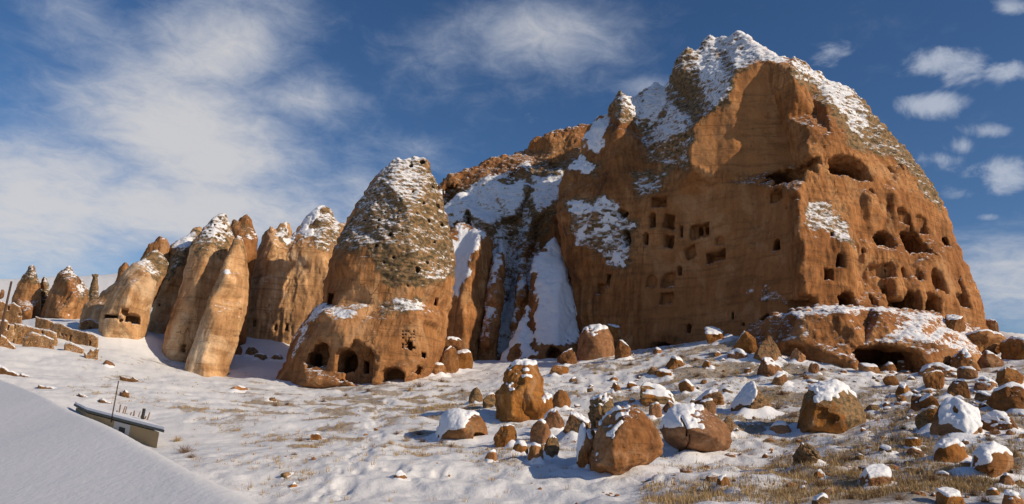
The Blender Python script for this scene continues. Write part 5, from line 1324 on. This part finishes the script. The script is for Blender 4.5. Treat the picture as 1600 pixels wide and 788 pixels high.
def ground_samples(n, boxes):
    """random ground points seen inside pixel boxes (x0, y0, x1, y1, weight)"""
    w = np.array([b[4] for b in boxes], float); w /= w.sum()
    out = []
    for b, c in zip(boxes, (w * n).astype(int)):
        cor = np.array([hit(b[0], b[3]), hit(b[2], b[3]), hit(b[0], b[1]), hit(b[2], b[1])])
        u = rs.uniform(0, 1, c); v = rs.uniform(0, 1, c) ** 0.9
        iy = 1 / ((1 - v) / (.5 * (cor[0, 1] + cor[1, 1])) + v / (.5 * (cor[2, 1] + cor[3, 1])))
        py = b[3] + (b[1] - b[3]) * v; px = b[0] + (b[2] - b[0]) * u
        d = pix_dir(px, py); q = d * (iy / d[:, 1])[:, None]
        out.append(q[:, :2])
    q = np.concatenate(out)
    return np.column_stack([q, ground_z(q[:, 0], q[:, 1])])


def scatter_stones():
    q = ground_samples(520, [(880, 560, 1240, 720, 4), (1240, 560, 1600, 788, 5), (980, 540, 1200, 600, 2), (400, 600, 880, 788, .7), (880, 720, 1240, 788, 1)])
    Vb, Fb = ico(1)
    VV, FF = [], []
    for k, p in enumerate(q):
        s = 0.05 + 0.22 * rs.uniform() ** 4
        V = Vb * (1 + .3 * rs.uniform(-1, 1, Vb.shape)) * np.array([1, .9, .7]) * s
        VV.append(V + p + np.array([0, 0, s * .15])); FF.append(Fb + k * len(Vb))
    V = np.concatenate(VV)
    o = mesh_obj('loose_stones', V, np.concatenate(FF), M_BOULD, smooth=False, attrs={'weather': np.full(len(V), .35), 'snow': np.full(len(V), -.05)})
    tag(o, 'loose small stones scattered over the snowy slope', 'stones', kind='stuff')


def dry_grass():
    q = ground_samples(38000, [(300, 600, 900, 788, 3), (640, 560, 1240, 640, 3), (1000, 540, 1600, 788, 7), (100, 560, 330, 640, .5)])
    g = grass_amount(q[:, 0], q[:, 1])
    keep = rs.uniform(size=len(q)) < np.clip(g * 1.5 - .05, 0.012, .95)
    q = q[keep]
    VV = []
    nb = 8
    for p in q:
        dist = max(18, p[1]); hgt = rs.uniform(.10, .26) * (1 + .15 * rs.normal())
        a = rs.uniform(0, 6.283, nb); l = rs.uniform(.1, .7, nb) * hgt; r = rs.uniform(0, .14, nb)
        base = p + np.stack([np.cos(a) * r, np.sin(a) * r, np.full(nb, -.03)], 1)
        tip = base + np.stack([np.cos(a) * l, np.sin(a) * l, hgt * rs.uniform(.6, 1.1, nb)], 1)
        wv = np.stack([-np.sin(a), np.cos(a), np.zeros(nb)], 1) * (.006 + .00022 * dist)
        VV.append(np.stack([base - wv, base + wv, tip], 1).reshape(-1, 3))
    V = np.concatenate(VV)
    o = mesh_obj('dry_grass', V, np.arange(len(V)).reshape(-1, 3), M_GRASS, smooth=False)
    tag(o, 'dry straw-coloured grass poking through the snow', 'grass', kind='stuff')


scatter_stones()
dry_grass()


def shrub_mesh(seed, n=150, mat=None):
    r = np.random.RandomState(seed); VV = []
    for _ in range(n):
        a = r.uniform(0, 6.283); e = r.uniform(.15, 1.5); L = r.uniform(.5, 1.0)
        p = np.array([r.normal() * .12, r.normal() * .12, -.04]); d = np.array([math.cos(a) * math.cos(e), math.sin(a) * math.cos(e), math.sin(e)])
        w = np.cross(d, r.normal(size=3)); w /= np.linalg.norm(w)
        for s in range(2):
            q = p + d * L * .55; wd = .016 - .005 * s
            VV += [p - w * wd, p + w * wd, q]
            for _k in range(2):
                d2 = d + r.normal(size=3) * .45; d2 /= np.linalg.norm(d2); st = p + (q - p) * r.uniform(.3, .9)
                VV += [st - w * .010, st + w * .010, st + d2 * L * r.uniform(.2, .38)]
            d = d + r.normal(size=3) * .3; d /= np.linalg.norm(d); p = q
    V = np.array(VV) * np.array([1, 1, .8])
    me = bpy.data.meshes.new('dry_shrub'); me.from_pydata([tuple(v) for v in V], [], [(i, i + 1, i + 2) for i in range(0, len(V), 3)]); me.update()
    me.materials.append(mat or M_TWIG)
    return me


SH = [shrub_mesh(k) for k in range(4)] + [shrub_mesh(9, 120, M_GRASS), shrub_mesh(10, 120, M_GRASS)]


_used = set()


def near_label(px, py, kind):
    best = sorted(((abs(px - (b[0][0] + b[0][2]) / 2) + 1.3 * abs(py - b[0][3]), b) for b in B), key=lambda q: q[0])
    for _, b in best[:12]:
        x0, y0, x1, y1 = b[0]
        w = 'left of' if px < x0 + 3 else 'right of' if px > x1 - 3 else 'below' if py > y1 - 4 else 'above'
        lab = '%s %s the %s' % (kind, w, b[1])
        if len(lab.split()) <= 16 and lab not in _used:
            _used.add(lab); return lab
    return None


def shrub(px, py, wpx, label, group, k):
    if label in (LOWER, UPPER):
        label = near_label(px, py, 'dry shrub') or label
    g = hit(px, min(py, 787)); o = bpy.data.objects.new('dry_shrub', SH[k % len(SH)]); COL.objects.link(o)
    s = wpx * g[1] / FOC * .62
    g[2] = ground_z(g[0:1], g[1:2])[0]
    o.location = tuple(g); o.scale = (s, s, s * rs.uniform(.8, 1.1)); o.rotation_euler = (0, 0, rs.uniform(0, 6.28))
    tag(o, label, 'shrub', group)


LOWER = 'dry brown shrub growing in snow among the right-hand boulders'
UPPER = 'low dry shrub on the upper slope in front of the great cliff'
shrub(289, 708, 30, 'big brown shrub at the right of the hut by the snow bank', 'dry shrubs by the hut', 0)
shrub(277, 690, 22, 'pale dry shrub behind the hut corner', 'dry shrubs by the hut', 5)
shrub(299, 716, 20, 'small dark shrub at the edge of the near snow bank', 'dry shrubs by the hut', 1)
shrub(465, 553, 24, 'leafless bush in the shaded hollow left of the tower', 'dry shrubs in the hollow', 2)
LOWER = 'dry brown shrub growing in snow among the right-hand boulders'
for k, (x, y, w) in enumerate([(1283, 762, 28), (1327, 722, 30), (1345, 712, 22), (1372, 752, 22), (1330, 742, 24), (1395, 668, 24), (1412, 672, 18), (1355, 655, 22), (1394, 692, 20), (1460, 752, 32), (1430, 742, 28), (1500, 765, 30), (1590, 745, 34), (1580, 715, 28), (1370, 778, 26), (1405, 782, 24), (1300, 715, 22), (1225, 690, 16),
                               (1545, 690, 22), (1240, 652, 20), (1215, 640, 24), (1222, 618, 26), (1200, 628, 20), (1285, 596, 20), (1310, 600, 20), (1256, 590, 18), (1325, 612, 18), (1350, 668, 18), (1445, 705, 22), (1480, 740, 20), (1520, 775, 30), (1540, 785, 30), (1330, 780, 24), (1420, 640, 18), (1390, 730, 24)]):
    shrub(x, y, w, LOWER, 'dry shrubs among the right-hand boulders', k)
UPPER = 'low dry shrub on the upper slope in front of the great cliff'
for k, (x, y, w) in enumerate([(1065, 560, 14), (1085, 566, 16), (1120, 575, 16), (1012, 565, 12), (985, 572, 14), (955, 588, 14), (1090, 590, 14), (1130, 590, 16), (1150, 585, 14), (930, 585, 14), (900, 600, 14), (1000, 590, 13), (1270, 600, 14)]):
    shrub(x, y, w, UPPER, 'dry shrubs on the upper slope', k + 2)
MIDL = ['shrub left of the footpath at the tower foot', 'second shrub left of the footpath at the tower foot', 'dry shrub below the left cave of the tower', 'dry shrub below the largest cave of the tower', 'frosted shrub just right of the one below the largest tower cave',
        'dry shrub below the rightmost tower cave', 'rust-brown shrub above the start of the footpath', 'shrub in front of the boulder stack at the tower foot', 'dry shrub between the reddish flush rock and the tower caves', 'small shrub on the snow below the boulder stack',
        'shrub right of the footpath bend', 'broad shrub among straw grass right of the footpath', 'shrub just left of the wide low boulder', 'low shrub at the left foot of the wide low boulder', 'shrub beneath the front of the wide low boulder', 'pale shrub between footpath and wide low boulder',
        'shrub nearest the footpath, low on the snowfield', 'small shrub above the wide low boulder', 'shrub left of the dark pointed stone', 'small shrub above the dark little stone at the lower left', 'shrub below and right of the wide low boulder', 'shrub in straw grass left of the flat brown stone', 'shrub in straw grass right by the flat brown stone']
for k, (x, y, w) in enumerate([(430, 635, 14), (448, 633, 14), (540, 620, 14), (575, 612, 16), (585, 618, 14), (640, 612, 18), (655, 606, 16), (690, 598, 14), (505, 630, 14), (690, 612, 12), (610, 695, 16), (635, 690, 18), (655, 680, 16), (660, 692, 14), (690, 694, 16), (620, 680, 14), (600, 700, 14), (675, 640, 12), (722, 612, 12), (460, 712, 12), (705, 700, 12), (470, 690, 14), (508, 692, 14)]):
    shrub(x, y, w, MIDL[k], 'dry shrubs on the open snow', k)
